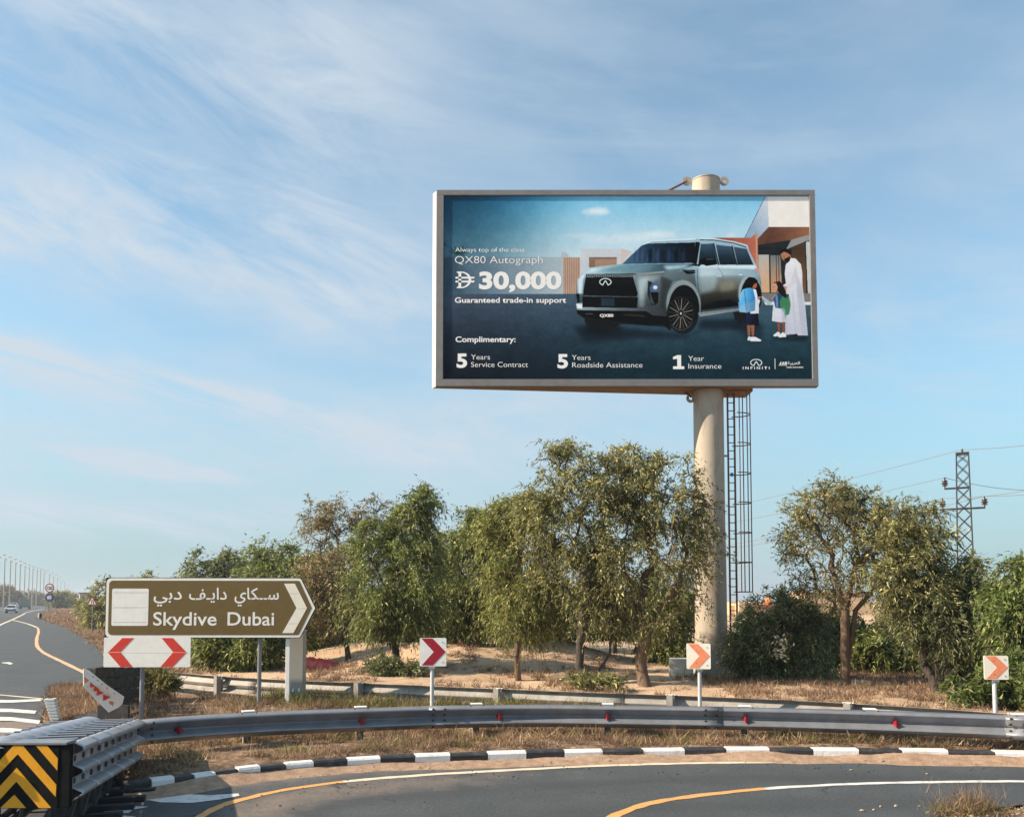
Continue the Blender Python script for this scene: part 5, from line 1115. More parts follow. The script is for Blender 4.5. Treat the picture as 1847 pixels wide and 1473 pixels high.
tree('tree', 628, 24.5, [[(624, 1150), (630, 1060)]], [(585, 940, 38, 42), (650, 930, 36, 34), (610, 1010, 55, 60), (600, 1090, 45, 70), (570, 1060, 40, 70)], 120, 'brown', 19000, BD, 'thin brownish tree with sparse twiggy top behind the arrow sign', group=GT, tr=.08, droop=.5, llen=.1, lwid=.03, spread=.5)
tree('tree', 560, 27.5, [[(565, 1140), (560, 1080)]], [(560, 1070, 55, 80), (545, 1120, 40, 60), (590, 1120, 50, 60)], 80, 'green', 24000, BD, 'low dense green tree just behind the arrow sign point', group=GT, tr=.08, droop=.8, llen=.13, lwid=.042, spread=.6)
tree('tree', 490, 34, [[(488, 1120), (492, 1080)]], [(490, 1030, 52, 55), (470, 1090, 50, 60), (520, 1080, 45, 70), (430, 1150, 60, 40)], 80, 'green', 24000, BD, 'rounded green tree above the middle of the brown sign', group=GT, tr=.09, droop=.8, llen=.17, lwid=.055, spread=.8)
tree('tree', 400, 42, [[(400, 1110), (402, 1070)]], [(412, 1030, 30, 36), (370, 1035, 28, 30), (390, 1090, 60, 50), (350, 1140, 60, 45)], 80, 'dark', 22000, BD, 'dark round tree above the left middle of the brown sign', group=GT, tr=.09, droop=.6, llen=.2, lwid=.065, spread=.8)
tree('tree', 330, 50, [[(330, 1110), (328, 1080)]], [(325, 1065, 30, 22), (300, 1090, 40, 35), (340, 1110, 50, 45), (280, 1150, 50, 40)], 60, 'green', 15000, BD, 'distant tree low over the blank patch of the brown sign', group=GT, tr=.09, droop=.6, llen=.24, lwid=.08, spread=.9)
tree('tree', 245, 58, [[(245, 1110), (246, 1080)]], [(248, 1058, 28, 26), (225, 1090, 30, 30), (262, 1110, 40, 45)], 50, 'olive', 13000, BD, 'distant tree over the left end of the brown sign', group=GT, tr=.1, droop=.6, llen=.28, lwid=.09, spread=.9)
tree('tree', 195, 62, [[(195, 1115), (193, 1090)]], [(188, 1085, 20, 38), (175, 1110, 20, 24), (210, 1110, 30, 35)], 50, 'olive', 13000, BD, 'distant tree left of the brown sign behind the triangular warning sign', group=GT, tr=.1, droop=.6, llen=.28, lwid=.09, spread=.9)
tree('tree', 1527, 18.3, [[(1520, 1180), (1517, 1100), (1512, 1066)], [(1531, 1180), (1536, 1100)]], [(1480, 930, 60, 55), (1455, 980, 50, 60), (1540, 950, 70, 50), (1580, 940, 55, 45), (1510, 900, 60, 35), (1560, 1010, 60, 50), (1430, 1000, 30, 30, 500), (1500, 1050, 60, 45)], 170, 'olive', 21000, B, 'open-crowned tree with pale forked trunk standing alone right of the billboard', group=GT, tr=.095, droop=.35, spread=.34, llen=.075)
tree('tree', 1690, 17.2, [[(1675, 1200), (1660, 1140), (1665, 1060)], [(1682, 1190), (1672, 1130), (1690, 1060)]], [(1630, 970, 60, 60), (1660, 1020, 60, 60), (1680, 960, 35, 50), (1640, 1090, 60, 50), (1600, 1050, 45, 50)], 130, 'olive', 24000, BD, 'dark tree with thin curved twin trunk left of the straight-trunked tree', group=GT, tr=.085, droop=.5, spread=.36)
tree('tree', 1716, 17.0, [[(1717, 1190), (1722, 1110)]], [(1720, 1080, 60, 60), (1750, 1060, 45, 50), (1700, 1130, 60, 50), (1755, 1120, 40, 50), (1730, 1160, 50, 40)], 120, 'dark', 30000, BD, 'darkest tree, straight trunk, in front of the lattice pylon foot', group=GT, tr=.11, droop=.5, spread=.36)
tree('tree', 1850, 15.5, [[(1852, 1190), (1850, 1100)]], [(1850, 1080, 52, 60), (1840, 1140, 42, 70), (1880, 1120, 60, 90), (1830, 1220, 50, 45), (1870, 1240, 60, 40)], 110, 'bright', 40000, B, 'bright green leafy tree cut off by the right edge', group=GT, tr=.1, droop=.9, llen=.09, lwid=.032)
GS = 'bushes between the trees'
tree('bush', 1400, 19.6, [[(1395, 1190)], [(1410, 1190)], [(1430, 1190)]], [(1400, 1150, 75, 60), (1430, 1110, 50, 45), (1360, 1170, 45, 45), (1450, 1180, 50, 45), (1420, 1200, 80, 30)], 110, 'dark', 34000, BD, 'large dark bush with whitish dry leaves right of the billboard footing', 'bush', GS, tr=.04, droop=.5, llen=.1, lwid=.026)
tree('bush', 1478, 23, [[(1478, 1190)], [(1490, 1190)]], [(1480, 1170, 55, 50), (1500, 1140, 40, 35)], 60, 'green', 18000, BD, 'green bush just left of the forked pale trunk', 'bush', GS, tr=.04, llen=.11, lwid=.035)
tree('bush', 1590, 22, [[(1590, 1190)], [(1600, 1190)]], [(1590, 1170, 65, 42), (1570, 1150, 40, 34), (1650, 1185, 60, 40)], 80, 'green', 26000, BD, 'green bush between the forked trunk and the curved twin trunk', 'bush', GS, tr=.04, llen=.11, lwid=.035)
tree('bush', 1770, 19, [[(1770, 1200)], [(1775, 1200)]], [(1765, 1200, 55, 55), (1790, 1150, 40, 60), (1745, 1225, 40, 35)], 80, 'green', 26000, BD, 'green bush behind the rightmost chevron sign', 'bush', GS, tr=.04, llen=.1, lwid=.032)
tree('bush', 1815, 14.2, [[(1815, 1230)], [(1830, 1230)]], [(1815, 1250, 70, 35), (1850, 1230, 45, 45), (1770, 1262, 35, 22)], 60, 'bright', 24000, BD, 'low bright green bush right at the rail under the rightmost chevron sign', 'bush', GS, tr=.03, llen=.09, lwid=.03, spread=.3)
tree('bush', 1222, 25, [[(1222, 1170)], [(1232, 1170)]], [(1215, 1150, 50, 60), (1190, 1100, 50, 60), (1240, 1110, 40, 60)], 70, 'green', 22000, BD, 'green bush left of the billboard footing behind the thick trunk', 'bush', GS, tr=.04, llen=.12, lwid=.038)
tree('bush', 1010, 26, [[(1010, 1160)], [(1030, 1160)]], [(1000, 1120, 80, 60), (1090, 1130, 60, 50), (950, 1130, 60, 50)], 90, 'green', 30000, BD, 'broad green bush in shade behind the yellow-green tree', 'bush', GS, tr=.04, llen=.14, lwid=.045, spread=.55)
tree('bush', 790, 29, [[(790, 1150)], [(800, 1150)]], [(790, 1120, 55, 45), (830, 1120, 50, 45), (760, 1130, 40, 40)], 60, 'olive', 18000, BD, 'olive bush behind the dark red chevron sign', 'bush', GS, tr=.04, llen=.15, lwid=.05, spread=.55)
tree('bush', 640, 30, [[(640, 1150)], [(650, 1150)]], [(640, 1120, 60, 45), (590, 1130, 50, 40), (690, 1120, 50, 45)], 60, 'dark', 20000, BD, 'dark bush in shade behind the red sheet', 'bush', GS, tr=.04, llen=.16, lwid=.05, spread=.55)
tree('bush', 425, 24, [[(425, 1180)], [(430, 1180)]], [(420, 1170, 50, 26), (460, 1160, 50, 34), (380, 1160, 40, 34), (500, 1150, 40, 40)], 80, 'green', 26000, BD, 'green bush below the brown sign between its posts', 'bush', GS, tr=.03, llen=.13, lwid=.042)
tree('bush', 350, 30, [[(350, 1170)], [(360, 1170)]], [(350, 1150, 40, 34), (400, 1130, 60, 40), (310, 1150, 40, 30)], 60, 'olive', 18000, BD, 'olive bush behind the right end of the double arrow board', 'bush', GS, tr=.03, llen=.16, lwid=.05)
tree('bush', 232, 16.9, [[(232, 1225)], [(240, 1225)]], [(235, 1222, 32, 16), (262, 1228, 30, 14), (300, 1232, 26, 10)], 40, 'weed', 11000, BD, 'low yellow-green weed bush behind the far crash cushion', 'bush', GS, tr=.02, llen=.07, lwid=.018, spread=.2, droop=.1)
tree('bush', 688, 20.6, [[(690, 1215)]], [(690, 1212, 36, 16), (735, 1218, 26, 12)], 36, 'dark', 7000, BD, 'low leafy shrub at the foot of the dense dark green tree', 'bush', GS, tr=.02, llen=.09, lwid=.026, spread=.25, droop=.2)
tree('bush', 1065, 17.3, [[(1065, 1240)]], [(1060, 1243, 55, 12), (1095, 1238, 40, 12)], 36, 'olive', 5000, BD, 'sparse low shrub at the foot of the leaning trunks', 'bush', GS, tr=.02, llen=.08, lwid=.024, spread=.22, droop=.2)
for px, D, x_, y_, w_, h_, key, lab in ((600, 33, 600, 1075, 60, 60, 'green', 'background tree filling the gap left of the dense dark tree'), (790, 33, 795, 1040, 55, 80, 'olive', 'background tree between the dense dark tree and the yellow-green tree'), (905, 31, 900, 1030, 50, 85, 'green', 'background tree hidden behind the yellow-green tree'), (1110, 30, 1110, 1030, 75, 90, 'green', 'background tree showing between the two olive trees')):
    tree('tree', px, D, [[(px, 1150), (px, 1110)]], [(x_, y_, w_, h_), (x_-w_*.4, y_+h_*.6, w_, h_*.6), (x_+w_*.4, y_+h_*.6, w_, h_*.6)], 60, key, 17000, BD, lab, group=GT, tr=.08, droop=.8, llen=.15, lwid=.05, spread=.6)
# far line of bushes by the highway
k = 0
for px, D, w_, top_, key, lab in ((188, 75, 14, 1100, 'olive', 'bush beside the highway just left of the double arrow board'), (160, 105, 9, 1092, 'olive', 'bush beside the highway under the triangular warning sign'), (110, 260, 14, 1077, 'olive', 'far small tree right of the round signs'), (125, 330, 12, 1080, 'brown', 'farthest small tree near the horizon right of the round signs'), (9, 330, 16, 1067, 'brown', 'far tree beyond the highway at the left edge'), (60, 420, 14, 1078, 'brown', 'far tree beyond the highway behind the trucks')):
    s_ = D/60
    tree('bush' if D < 200 else 'tree', px, D, [[(px, 1085)]], [(px, (top_+1086)/2+1, w_, (1088-top_)/2+1)], 40, key, 7000, BD, lab, 'bush' if D < 200 else 'tree', 'far bushes by the highway', tr=.05*s_, llen=.28*s_, lwid=.1*s_, spread=.5*s_, droop=.3)

# ------------------------------------------------------------------ dry grass (uncountable)
def blades(name, pts, n_each, hmin, hmax, wid, key, label, lean=.6, rad=.12, cat='grass'):
    P_ = np.asarray(pts); k = len(P_)*n_each; r_ = np.random.default_rng(len(P_)*n_each)
    b = np.repeat(P_, n_each, 0); hs = np.repeat(r_.uniform(.5, 1.2, len(P_)), n_each)
    b[:, :2] += r_.normal(0, rad, (k, 2))*.5; d = np.stack([r_.normal(0, lean, k), r_.normal(0, lean, k), np.ones(k)], 1); d /= np.linalg.norm(d, axis=1, keepdims=True)
    h = r_.uniform(hmin, hmax, k)*hs; st = b+d*(h*r_.uniform(0, .55, k))[:, None]     # side sprigs start part way up
    st[:, 2] = np.maximum(st[:, 2]-.02, b[:, 2]-.02)
    d2 = d+r_.normal(0, .35, (k, 3)); d2 /= np.linalg.norm(d2, axis=1, keepdims=True)
    s_ = np.cross(d2, r_.normal(0, 1, (k, 3))); s_ /= np.linalg.norm(s_, axis=1, keepdims=True)
    e = st+d2*(h*.6)[:, None]; wv = wid*r_.uniform(.5, 1.5, k)[:, None]
    V = np.stack([st-s_*wv/2, st+s_*wv/2, e], 1).reshape(-1, 3)
    me = np_mesh(name, V, np.arange(k*3).reshape(-1, 3), LEAF[key], smooth=False)
    o = bpy.data.objects.new(name, me); COL.objects.link(o); return tag(o, label, cat, None, 'stuff')
def scatter(n, x0, x1, y0f, y1f, thr=.4, s=.8, seed=1):
    r_ = np.random.default_rng(seed); x = r_.uniform(x0, x1, n*4); y = y0f(x)+(y1f(x)-y0f(x))*r_.uniform(0, 1, n*4)
    m_ = (vnoise(x, y, s, seed)+.35*vnoise(x, y, s/4, seed+2) > thr+r_.uniform(-.15, .15, n*4)) & ~inpoly(x, y, ramp_poly) & ~inpoly(x, y, hwy_poly); x, y = x[m_][:n], y[m_][:n]
    return np.stack([x, y, hraw(x, y)], 1)
vr = lambda x: kerb_y(x)+.28
blades('dry_grass', scatter(1100, -5.0, 9.5, vr, lambda x: frail_y(x)+.5, .55, .8, 1), 75, .04, .17, .007, 'scrub', 'brown dry scrub grass between the kerb and the near guardrail')
blades('dry_grass', scatter(1700, -6.6, 9.0, lambda x: frail_y(x)+.3, lambda x: brail_y(x)-.1, .5, .9, 2), 60, .08, .30, .009, 'scrub', 'brown dry scrub grass between the two guardrails')
blades('straw_grass', scatter(900, -6.6, 9.0, lambda x: kerb_y(x)+.35, lambda x: brail_y(x)+.3, .5, .6, 3), 30, .08, .32, .007, 'straw', 'pale straw tufts scattered along the verge')
blades('weeds', scatter(170, -5, 9.3, vr, lambda x: frail_y(x)+.8, .7, .5, 14), 60, .05, .22, .008, 'weed', 'small olive weeds in the verge under the near guardrail')
blades('weeds', scatter(420, -5, 2.5, lambda x: brail_y(x)-1.6, lambda x: brail_y(x)-.2, .5, .9, 4), 60, .1, .4, .010, 'weed', 'yellow-green weeds in front of the far guardrail')
blades('straw_grass', scatter(1700, 4.3, 14.0, lambda x: brail_y(x)+.3, lambda x: brail_y(x)*0+22, .42, .9, 5), 48, .05, .24, .011, 'scrub', 'reddish straw grass under the trees on the right')
blades('dry_grass', scatter(560, -9.5, 4.3, lambda x: brail_y(x)+.5, lambda x: x*0+25, .62, 1.2, 6), 50, .06, .25, .014, 'scrub', 'brown scrub patches on the sand behind the far guardrail')
pp = [(G(x, y)) for x, y in ((100,1240),(150,1238),(215,1285),(150,1300),(100,1300))]
xs = rng.uniform(-13, -6.5, 6000); ys = rng.uniform(13, 21, 6000); m_ = inpoly(xs, ys, [G(84,1262),G(98,1240),G(158,1236),G(182,1222),G(262,1216),G(300,1240),G(300,1290),G(200,1300),G(90,1300)]) & ~inpoly(xs, ys, hwy_poly)
blades('dry_grass', np.stack([xs[m_][:1300], ys[m_][:1300], xs[m_][:1300]*0], 1), 60, .06, .26, .010, 'scrub', 'brown dry grass in the gore between the two crash cushions')
ys = 24*(220/24)**rng.uniform(0, 1, 26000); xs = ys*rng.uniform(-.60, -.40, 26000); m_ = (xs < 0) & ~inpoly(xs, ys, hwy_poly) & (vnoise(xs, ys, 6, 2) > .12)
xs, ys = xs[m_], ys[m_]; thin = vnoise(xs, ys, 2.2, 5)+.0*xs > .36; nr = (ys < 75) & thin; fr2 = (ys >= 75)
blades('dry_grass', np.stack([xs[nr][:2600], ys[nr][:2600], hraw(xs[nr][:2600], ys[nr][:2600])], 1), 34, .06, .30, .025, 'scrub', 'low brown scrub on the bank beside the highway shoulder', rad=.35)
blades('dry_grass', np.stack([xs[fr2][:2600], ys[fr2][:2600], hraw(xs[fr2][:2600], ys[fr2][:2600])], 1), 30, .2, .6, .07, 'scrub', 'far brown scrub on the bank beside the highway', rad=.9)
# near plant at the lower right
q = G(1752, 1469); xs = rng.normal(q.x, .12, 36); ys = rng.normal(q.y, .08, 36)
blades('weed_clump', np.stack([xs, ys, xs*0+.03], 1), 34, .06, .38, .004, 'scrub', 'tall dry seeding weeds at the lower right edge of the road', lean=.35)
blades('weed_clump', np.stack([xs, ys, xs*0+.03], 1)[:26], 60, .04, .2, .005, 'weed', 'green shoots low in the seeding weeds at the lower right', lean=.5)
xs = rng.uniform(q.x-.5, q.x+2.2, 400); ys = rng.uniform(q.y-1.2, q.y+.15, 400); mk = ~inpoly(xs, ys, ramp_poly)
blades('straw_grass', np.stack([xs, ys, xs*0+.03], 1)[mk], 26, .03, .12, .005, 'straw', 'short straw stubble beside the road at the lower right', lean=.9)
# pale dry leaves caught in the dark bush
lp = at(1392, 1163, 19.0); V = []
for i in range(46):
    c_ = Vector((lp.x+random.gauss(0, .06), lp.y+random.gauss(0, .1)-.55, lp.z+random.uniform(-.28, .22))); d = Vector((random.gauss(0, 1), random.gauss(0, .3), random.gauss(-.3, 1))).normalized(); s_ = d.cross(Vector((random.random(), 1, random.random()))).normalized()
    V += [c_, c_+d*.05+s_*.022, c_+d*.1, c_+d*.05-s_*.022]
mb = MB(); mb.add(V, [(4*i, 4*i+1, 4*i+2, 4*i+3) for i in range(46)]); mb.build('dry_leaves', LEAF['pale'], label='cluster of whitish dry leaves in the dark bush by the billboard', cat='leaves', kind='stuff')

# pebbles
def pebbles(pts, smin, smax, m, label):
    mb = MB(); t = (1+5**.5)/2; ico = [(-1, t, 0), (1, t, 0), (-1, -t, 0), (1, -t, 0), (0, -1, t), (0, 1, t), (0, -1, -t), (0, 1, -t), (t, 0, -1), (t, 0, 1), (-t, 0, -1), (-t, 0, 1)]
    fs = [(0, 11, 5), (0, 5, 1), (0, 1, 7), (0, 7, 10), (0, 10, 11), (1, 5, 9), (5, 11, 4), (11, 10, 2), (10, 7, 6), (7, 1, 8), (3, 9, 4), (3, 4, 2), (3, 2, 6), (3, 6, 8), (3, 8, 9), (4, 9, 5), (2, 4, 11), (6, 2, 10), (8, 6, 7), (9, 8, 1)]
    for p in pts:
        s_ = random.uniform(smin, smax)*.5; k_ = (random.uniform(.7, 1.4), random.uniform(.7, 1.2), random.uniform(.4, .8))
        mb.add([(p[0]+v[0]*s_*k_[0]*random.uniform(.8, 1.2), p[1]+v[1]*s_*k_[1], p[2]+s_*.3+v[2]*s_*k_[2]) for v in ico], fs)
    return mb.build('pebbles', m, kind='stuff', label=label, cat='pebbles')
M['stone'] = mat('pale_stone', (.33, .26, .19), .9, var=.3, vscale=30); M['stonedark'] = mat('dark_stone', (.05, .045, .045), .9, var=.3, vscale=30)
pts = [G(x, y, .005) for x, y in ((1555,1461),(1576,1460),(1588,1454),(1616,1453),(1535,1388),(1672,1395),(1658,1453),(955,1370),(945,1374))]; pebbles(pts, .012, .022, M['stone'], 'few pale pebbles on the asphalt near the lower right weeds')
pts = []
for i in range(150):
    t = random.random(); j = int(t*(len(line1)-1)); p = line1[j]; o_ = random.gauss(-.25, .22); 
    if random.random() < .3: o_ = random.uniform(-1.5, .3)
    pts.append((p.x+random.uniform(-.1, .1), p.y+o_, .003))
pebbles(pts, .006, .015, M['stonedark'], 'dark grit scattered along the outer lane line')
pts = [(x, y_, .04) for x, y_ in zip(rng.uniform(q.x-.8, q.x+2.4, 500), rng.uniform(q.y-1.4, q.y+.12, 500))]; mk = ~inpoly(np.array([p[0] for p in pts]), np.array([p[1] for p in pts]), ramp_poly)
pebbles([p for p, k_ in zip(pts, mk) if k_], .008, .028, M['stone'], 'pale gravel on the verge at the lower right corner')
pts = []
for i in range(260):
    x = random.uniform(-5, 9); y_ = float(kerb_y(x))+random.choice((random.uniform(.25, .7), random.uniform(-.35, 0), random.uniform(.3, 3))); pts.append((x, y_, .1 if y_ > kerb_y(x) else .025))
pebbles(pts, .008, .022, M['stone'], 'small pale stones in the dirt either side of the kerb')

# ------------------------------------------------------------------ red sheet, distant buildings, poles, vehicles
rb = G(582, 1214); rb.z = gz(rb.x, rb.y); mb = MB(); nx, ny = 14, 8; vs_ = []
for j in range(ny):
    for i in range(nx):
        u, v = i/(nx-1), j/(ny-1); vs_.append(((u-.55)*1.1, (v-.5)*.7, .36*math.sin(math.pi*min(1, v*1.1))**.6*(1-.55*u**2)+.03*math.sin(i*2.3+j*1.7)))
mb.add(vs_, [(j*nx+i, j*nx+i+1, (j+1)*nx+i+1, (j+1)*nx+i) for j in range(ny-1) for i in range(nx-1)])
ob = mb.build('red_sheet', M['redcloth'], smooth=True, label='crumpled dark red sheet on the ground beyond the roadside cabinet', cat='sheet'); ob.location = rb
so_ = ob.modifiers.new('thickness', 'SOLIDIFY'); so_.thickness = .012
hb = at(1400, 1100, 110); hb.z = 0; house = empty('house', hb, 0, 'distant sand coloured house with brown roof seen over the dark bush', 'house')
k_ = 110/F
MB().box((2.5, 0, 1.0), (17, 8, 2.0)).build('wall', M['sandwall'], house, bevel=.05)
zr = at(0, 1095, 110).z; MB().box((-2.2, -4.2, zr/2), (4.2, 1.2, zr)).build('porch', M['sandwall'], house)
MB().box((-2.2, -4.2, zr+.12), (4.6, 1.6, .45)).build('roof', M['brownroof'], house, bevel=.03)
MB().box((3, 0, (zr-.2)/2), (7, 6, zr-.2)).build('wall', M['sandwall'], house, bevel=.05); MB().box((-4.8, .5, (zr+.2)/2), (3.4, 5, zr+.3)).build('wall', M['sandwall'], house)
MB().lathe([(.3, zr+.3), (.5, zr+.6), (.52, zr+.9), (.35, zr+1.2), (.12, zr+1.3), (.06, zr+1.6)], (-2.35, -4.2, 0), 16).build('finial', M['orange'], house, smooth=SH)
for x in (1.2, 3.0, 4.8): MB().box((x, -3.02, 1.3), (.8, .06, 1.0)).build('window', M['glass'], house)
mb_ = at(1495, 1105, 120); mb_.z = 0; h2 = empty('house', mb_, 0, 'low distant sandy building glimpsed left of the forked trunk', 'house')
MB().box((0, 0, 1.5), (9, 6, 3.0+at(0, 1085, 120).z-1.5)).build('wall', M['sandwall'], h2, bevel=.05); MB().box((0, 0, 1.5+(3.0+at(0, 1085, 120).z-1.5)/2+.1), (9.4, 6.4, .2)).build('parapet', M['sandwall'], h2)
hb = at(152, 1090, 170); hb.z = 0; h3 = empty('hut', hb, 0, 'small grey flat-roofed hut above the bushes near the triangular sign', 'hut')
zt_ = at(0, 1070, 170).z; MB().box((0, 0, zt_/2), (1.9, 3, zt_), R(30)).build('wall', M['concrete'], h3, bevel=.03); MB().box((0, 0, zt_+.1), (2.3, 3.4, .2), R(30)).build('roof', M['brownroof'], h3)
MB().box((.2, -1.3, zt_*.6), (.5, .3, .9), R(30)).build('window', M['glass'], h3)

TOPS = [(-4,1000.5),(6.5,1004.6),(17,1008.5),(26.3,1012),(34.8,1015.7),(43.3,1018.7),(51,1021.3),(57.7,1023.8),(65.4,1025.8),(71.6,1027.5),(78,1029),(88,1033),(95,1037),(102,1041),(108.7,1045.4),(115.5,1048.8),(122,1054.7),(127,1059),(131,1062.5),(134.5,1067),(138,1071)]
mast = MB().tube([(0, 0, 0), (0, 0, 9), (0, 0, 18)], [.24, .2, .15], 8).mesh('mast', M['mast']); armm = MB().tube([(-2.4, 0, 18.15), (0, 0, 17.95), (2.4, 0, 18.15)], .09, 6).mesh('arm', M['mast'])
lampm = MB().box((0, 0, 0), (1.3, .5, .26), taper=(.8, .8)).mesh('lamp_head', M['steel_dark'])
ordn = ['leftmost, half out of frame', 'second', 'third', 'fourth', 'fifth', 'sixth', 'seventh', 'eighth', 'ninth', 'tenth', 'eleventh', 'twelfth', 'thirteenth', 'fourteenth', 'fifteenth', 'sixteenth', 'seventeenth', 'eighteenth', 'nineteenth', 'twentieth', 'farthest']
for i, (px, ty) in enumerate(TOPS):
    Dp = 16.2*F/(1085.2-ty); p = at(px, 1085, Dp); r = empty('street_lamp', (p.x, Dp, 0), R(-25), f'twin-arm highway lamp mast, {ordn[i]} counting from the left edge', 'street lamp', 'lamp masts along the highway')
    if i % 7 == 6: r.rotation_euler = (0, R(.4), R(-25))
    inst(mast, 'mast', r); inst(armm, 'arm', r)
    for s_ in (-2.6, 2.6): inst(lampm, 'lamp_head', r, (s_, 0, 18.15))

def car(px, py, wpx, col, kind, label, hd=0.0):
    p = G(px, py); D = p.y; r = empty('car' if kind == 'car' else 'truck', p, R(27)+hd, label, 'car' if kind == 'car' else 'truck', 'vehicles on the highway')
    wdt = wpx*D/F; s = wdt/1.8
    Hh = 1.5 if kind == 'car' else 2.1
    # x across, y along; side profile lofted with tumblehome
    if kind == 'car': lo = [(-2.2, .35), (-2.25, .75), (-2.1, .95), (2.0, .9), (2.2, .7), (2.2, .35)]; hi = [(-1.9, .95), (-1.2, 1.42), (.5, 1.45), (1.3, .93)]
    else: lo = [(-2.3, .5), (-2.3, 1.15), (2.2, 1.15), (2.3, .9), (2.3, .5)]; hi = [(-.4, 1.15), (-.1, 2.0), (1.0, 2.0), (1.4, 1.15)]
    def loft(prof, w0, w1, z0, z1, nm, m):
        mb = MB(); n = len(prof); vs_ = []
        for sgn in (-1, 1):
            for y_, z_ in prof: t = (z_-z0)/(z1-z0); vs_.append((sgn*(w0+(w1-w0)*t)*s/2, y_*s, z_*s))
        mb.add(vs_, [tuple(range(n)), tuple(range(n, 2*n))[::-1]]+[(i, (i+1) % n, (i+1) % n+n, i+n) for i in range(n)]); return mb.build(nm, m, r, bevel=.06*s)
    bd = loft(lo, 1.8, 1.72, .35, .95 if kind == 'car' else 1.2, 'body', col); loft(hi, 1.66, 1.3, .93, 1.45 if kind == 'car' else 2.0, 'cabin', col)
    for e, sg_ in ((hi[0], -1), (hi[-1], 1)):
        ey, ez = e; oy, oz = (hi[1] if sg_ == -1 else hi[-2])
        a = Vector((0, ey, ez)); b_ = Vector((0, oy, oz)); a2 = a.lerp(b_, .12); b2 = a.lerp(b_, .9); o_ = Vector((0, sg_*.05, .03))
        MB().add([(-.76*s, (a2+o_).y*s, (a2+o_).z*s), (.76*s, (a2+o_).y*s, (a2+o_).z*s), (.62*s, (b2+o_).y*s, (b2+o_).z*s), (-.62*s, (b2+o_).y*s, (b2+o_).z*s)], [(0, 1, 2, 3)]).build('window', M['glass'], r)
    for x in (-.78, .78):
        for y_ in (-1.35, 1.4): MB().tube([((x-.1)*s, y_*s, .33*s), ((x+.1)*s, y_*s, .33*s)], .34*s, 14).build('wheel', M['rubber'], r)
        MB().box((x*.86*s, -2.27*s, .75*s), (.34*s, .05*s, .16*s)).build('tail_light', M['reflector'], r)
        MB().box((x*.86*s, 2.22*s, .7*s), (.34*s, .05*s, .16*s)).build('headlight', M['white'], r)
    MB().box((0, -2.28*s, .5*s), (1.6*s, .08*s, .2*s)).build('bumper', M['steel_dark'], r)
    MB().box((0, 2.25*s, .5*s), (1.6*s, .08*s, .2*s)).build('bumper', M['steel_dark'], r)
    if kind != 'car': MB().box((0, -1.3*s, 1.6*s), (1.75*s, 1.9*s, .95*s)).build('cargo_box', col, r, bevel=.04)
    return r
car(20.5, 1105, 17.5, M['carwhite'], 'car', 'white car nearest to the viewer on the highway')
car(25, 1096.5, 12.5, M['carwhite'], 'car', 'white car directly behind the nearest white car')
car(45, 1098, 16, M['cargreen'], 'truck', 'dull green truck right of the white cars on the highway')
car(61, 1091, 11, M['concrete'], 'truck', 'small pale truck beyond the green truck')
car(75, 1088.5, 9, M['cargreen'], 'car', 'far dark car behind the round signs')
car(8, 1089.5, 8, M['carwhite'], 'car', 'far white car at the left edge beyond the median')
# median barrier
a = G(-60, 1096.5); b_ = G(28, 1089.2); mb = MB(); mb.sweep([a, a.lerp(b_, .5), b_], [(-.3, 0), (-.12, .35), (-.1, .9), (.1, .9), (.12, .35), (.3, 0)], closed=True, caps=True)
mb.build('median_barrier', M['concrete'], label='grey concrete median barrier at the far left of the highway', cat='barrier')

# round signs and triangle
p = G(87, 1108); rs = empty('speed_sign', p, 0, 'post with a round 120 limit sign above a round blue 60 sign', 'road sign'); D = p.y
MB().tube([(0, 0, 0), (0, 0, at(0, 1053, D).z)], .09, 8).build('post', M['post'], rs)
def disc(px, py, rpx, D, base, parts, parent):
    pl = Plane(px, py, D-.12)
    for nm, fr_, d0, d1, m in parts:
        mb = MB(); mb.prism([(px+rpx*fr_*math.cos(2*math.pi*i/28), py+rpx*fr_*math.sin(2*math.pi*i/28)) for i in range(28)], lambda u, v, d: pl(u, v, d)-base, d0, d1); mb.build(nm, m, parent)
    return pl
pl = disc(89.5, 1060, 8.3, D, p, (('rim', 1, -.04, 0, M['maroon']), ('disc', .76, 0, .02, M['white'])), rs); text('120', 84.6, 94.6, 1063, 6, pl, .03, M['black'], rs, p, .03)
pl = disc(89, 1076.8, 7.8, D, p, (('rim', 1, -.04, 0, M['black']), ('disc', .86, 0, .02, M['bluesign'])), rs); text('60', 85.3, 92.8, 1079.6, 6, pl, .03, M['white'], rs, p, .03)
p = G(166, 1144); ts = empty('warning_sign', p, 0, 'triangular warning sign showing a narrowing road beside the highway shoulder', 'road sign'); D = p.y; pl = Plane(166, 1084, D-.05)
MB().tube([(0, 0, -.1), (0, 0, at(0, 1078, D).z)], .035, 8).build('post', M['post'], ts)
mb = MB(); mb.prism([(166.3, 1073.5), (176.5, 1091), (156.2, 1091)], lambda u, v, d: pl(u, v, d)-p, -.015, 0); mb.build('rim', M['maroon'], ts)
mb = MB(); mb.prism([(166.3, 1077.5), (173.3, 1089.2), (159.4, 1089.2)], lambda u, v, d: pl(u, v, d)-p, 0, .004); mb.build('face', M['white'], ts)
for q_ in ([(164.2, 1088.5), (165.5, 1088.5), (165.5, 1081), (164.8, 1080.5)], [(167.0, 1081), (168.2, 1081), (168.4, 1084), (170.5, 1088.5), (168.6, 1088.5), (167.0, 1085)]):
    mb = MB(); mb.prism(q_, lambda u, v, d: pl(u, v, d)-p, .004, .007); mb.build('pictogram', M['black'], ts)
p = G(72, 1115); mk = empty('delineator', p, 0, 'small white and black delineator where the shoulder leaves the highway', 'delineator')
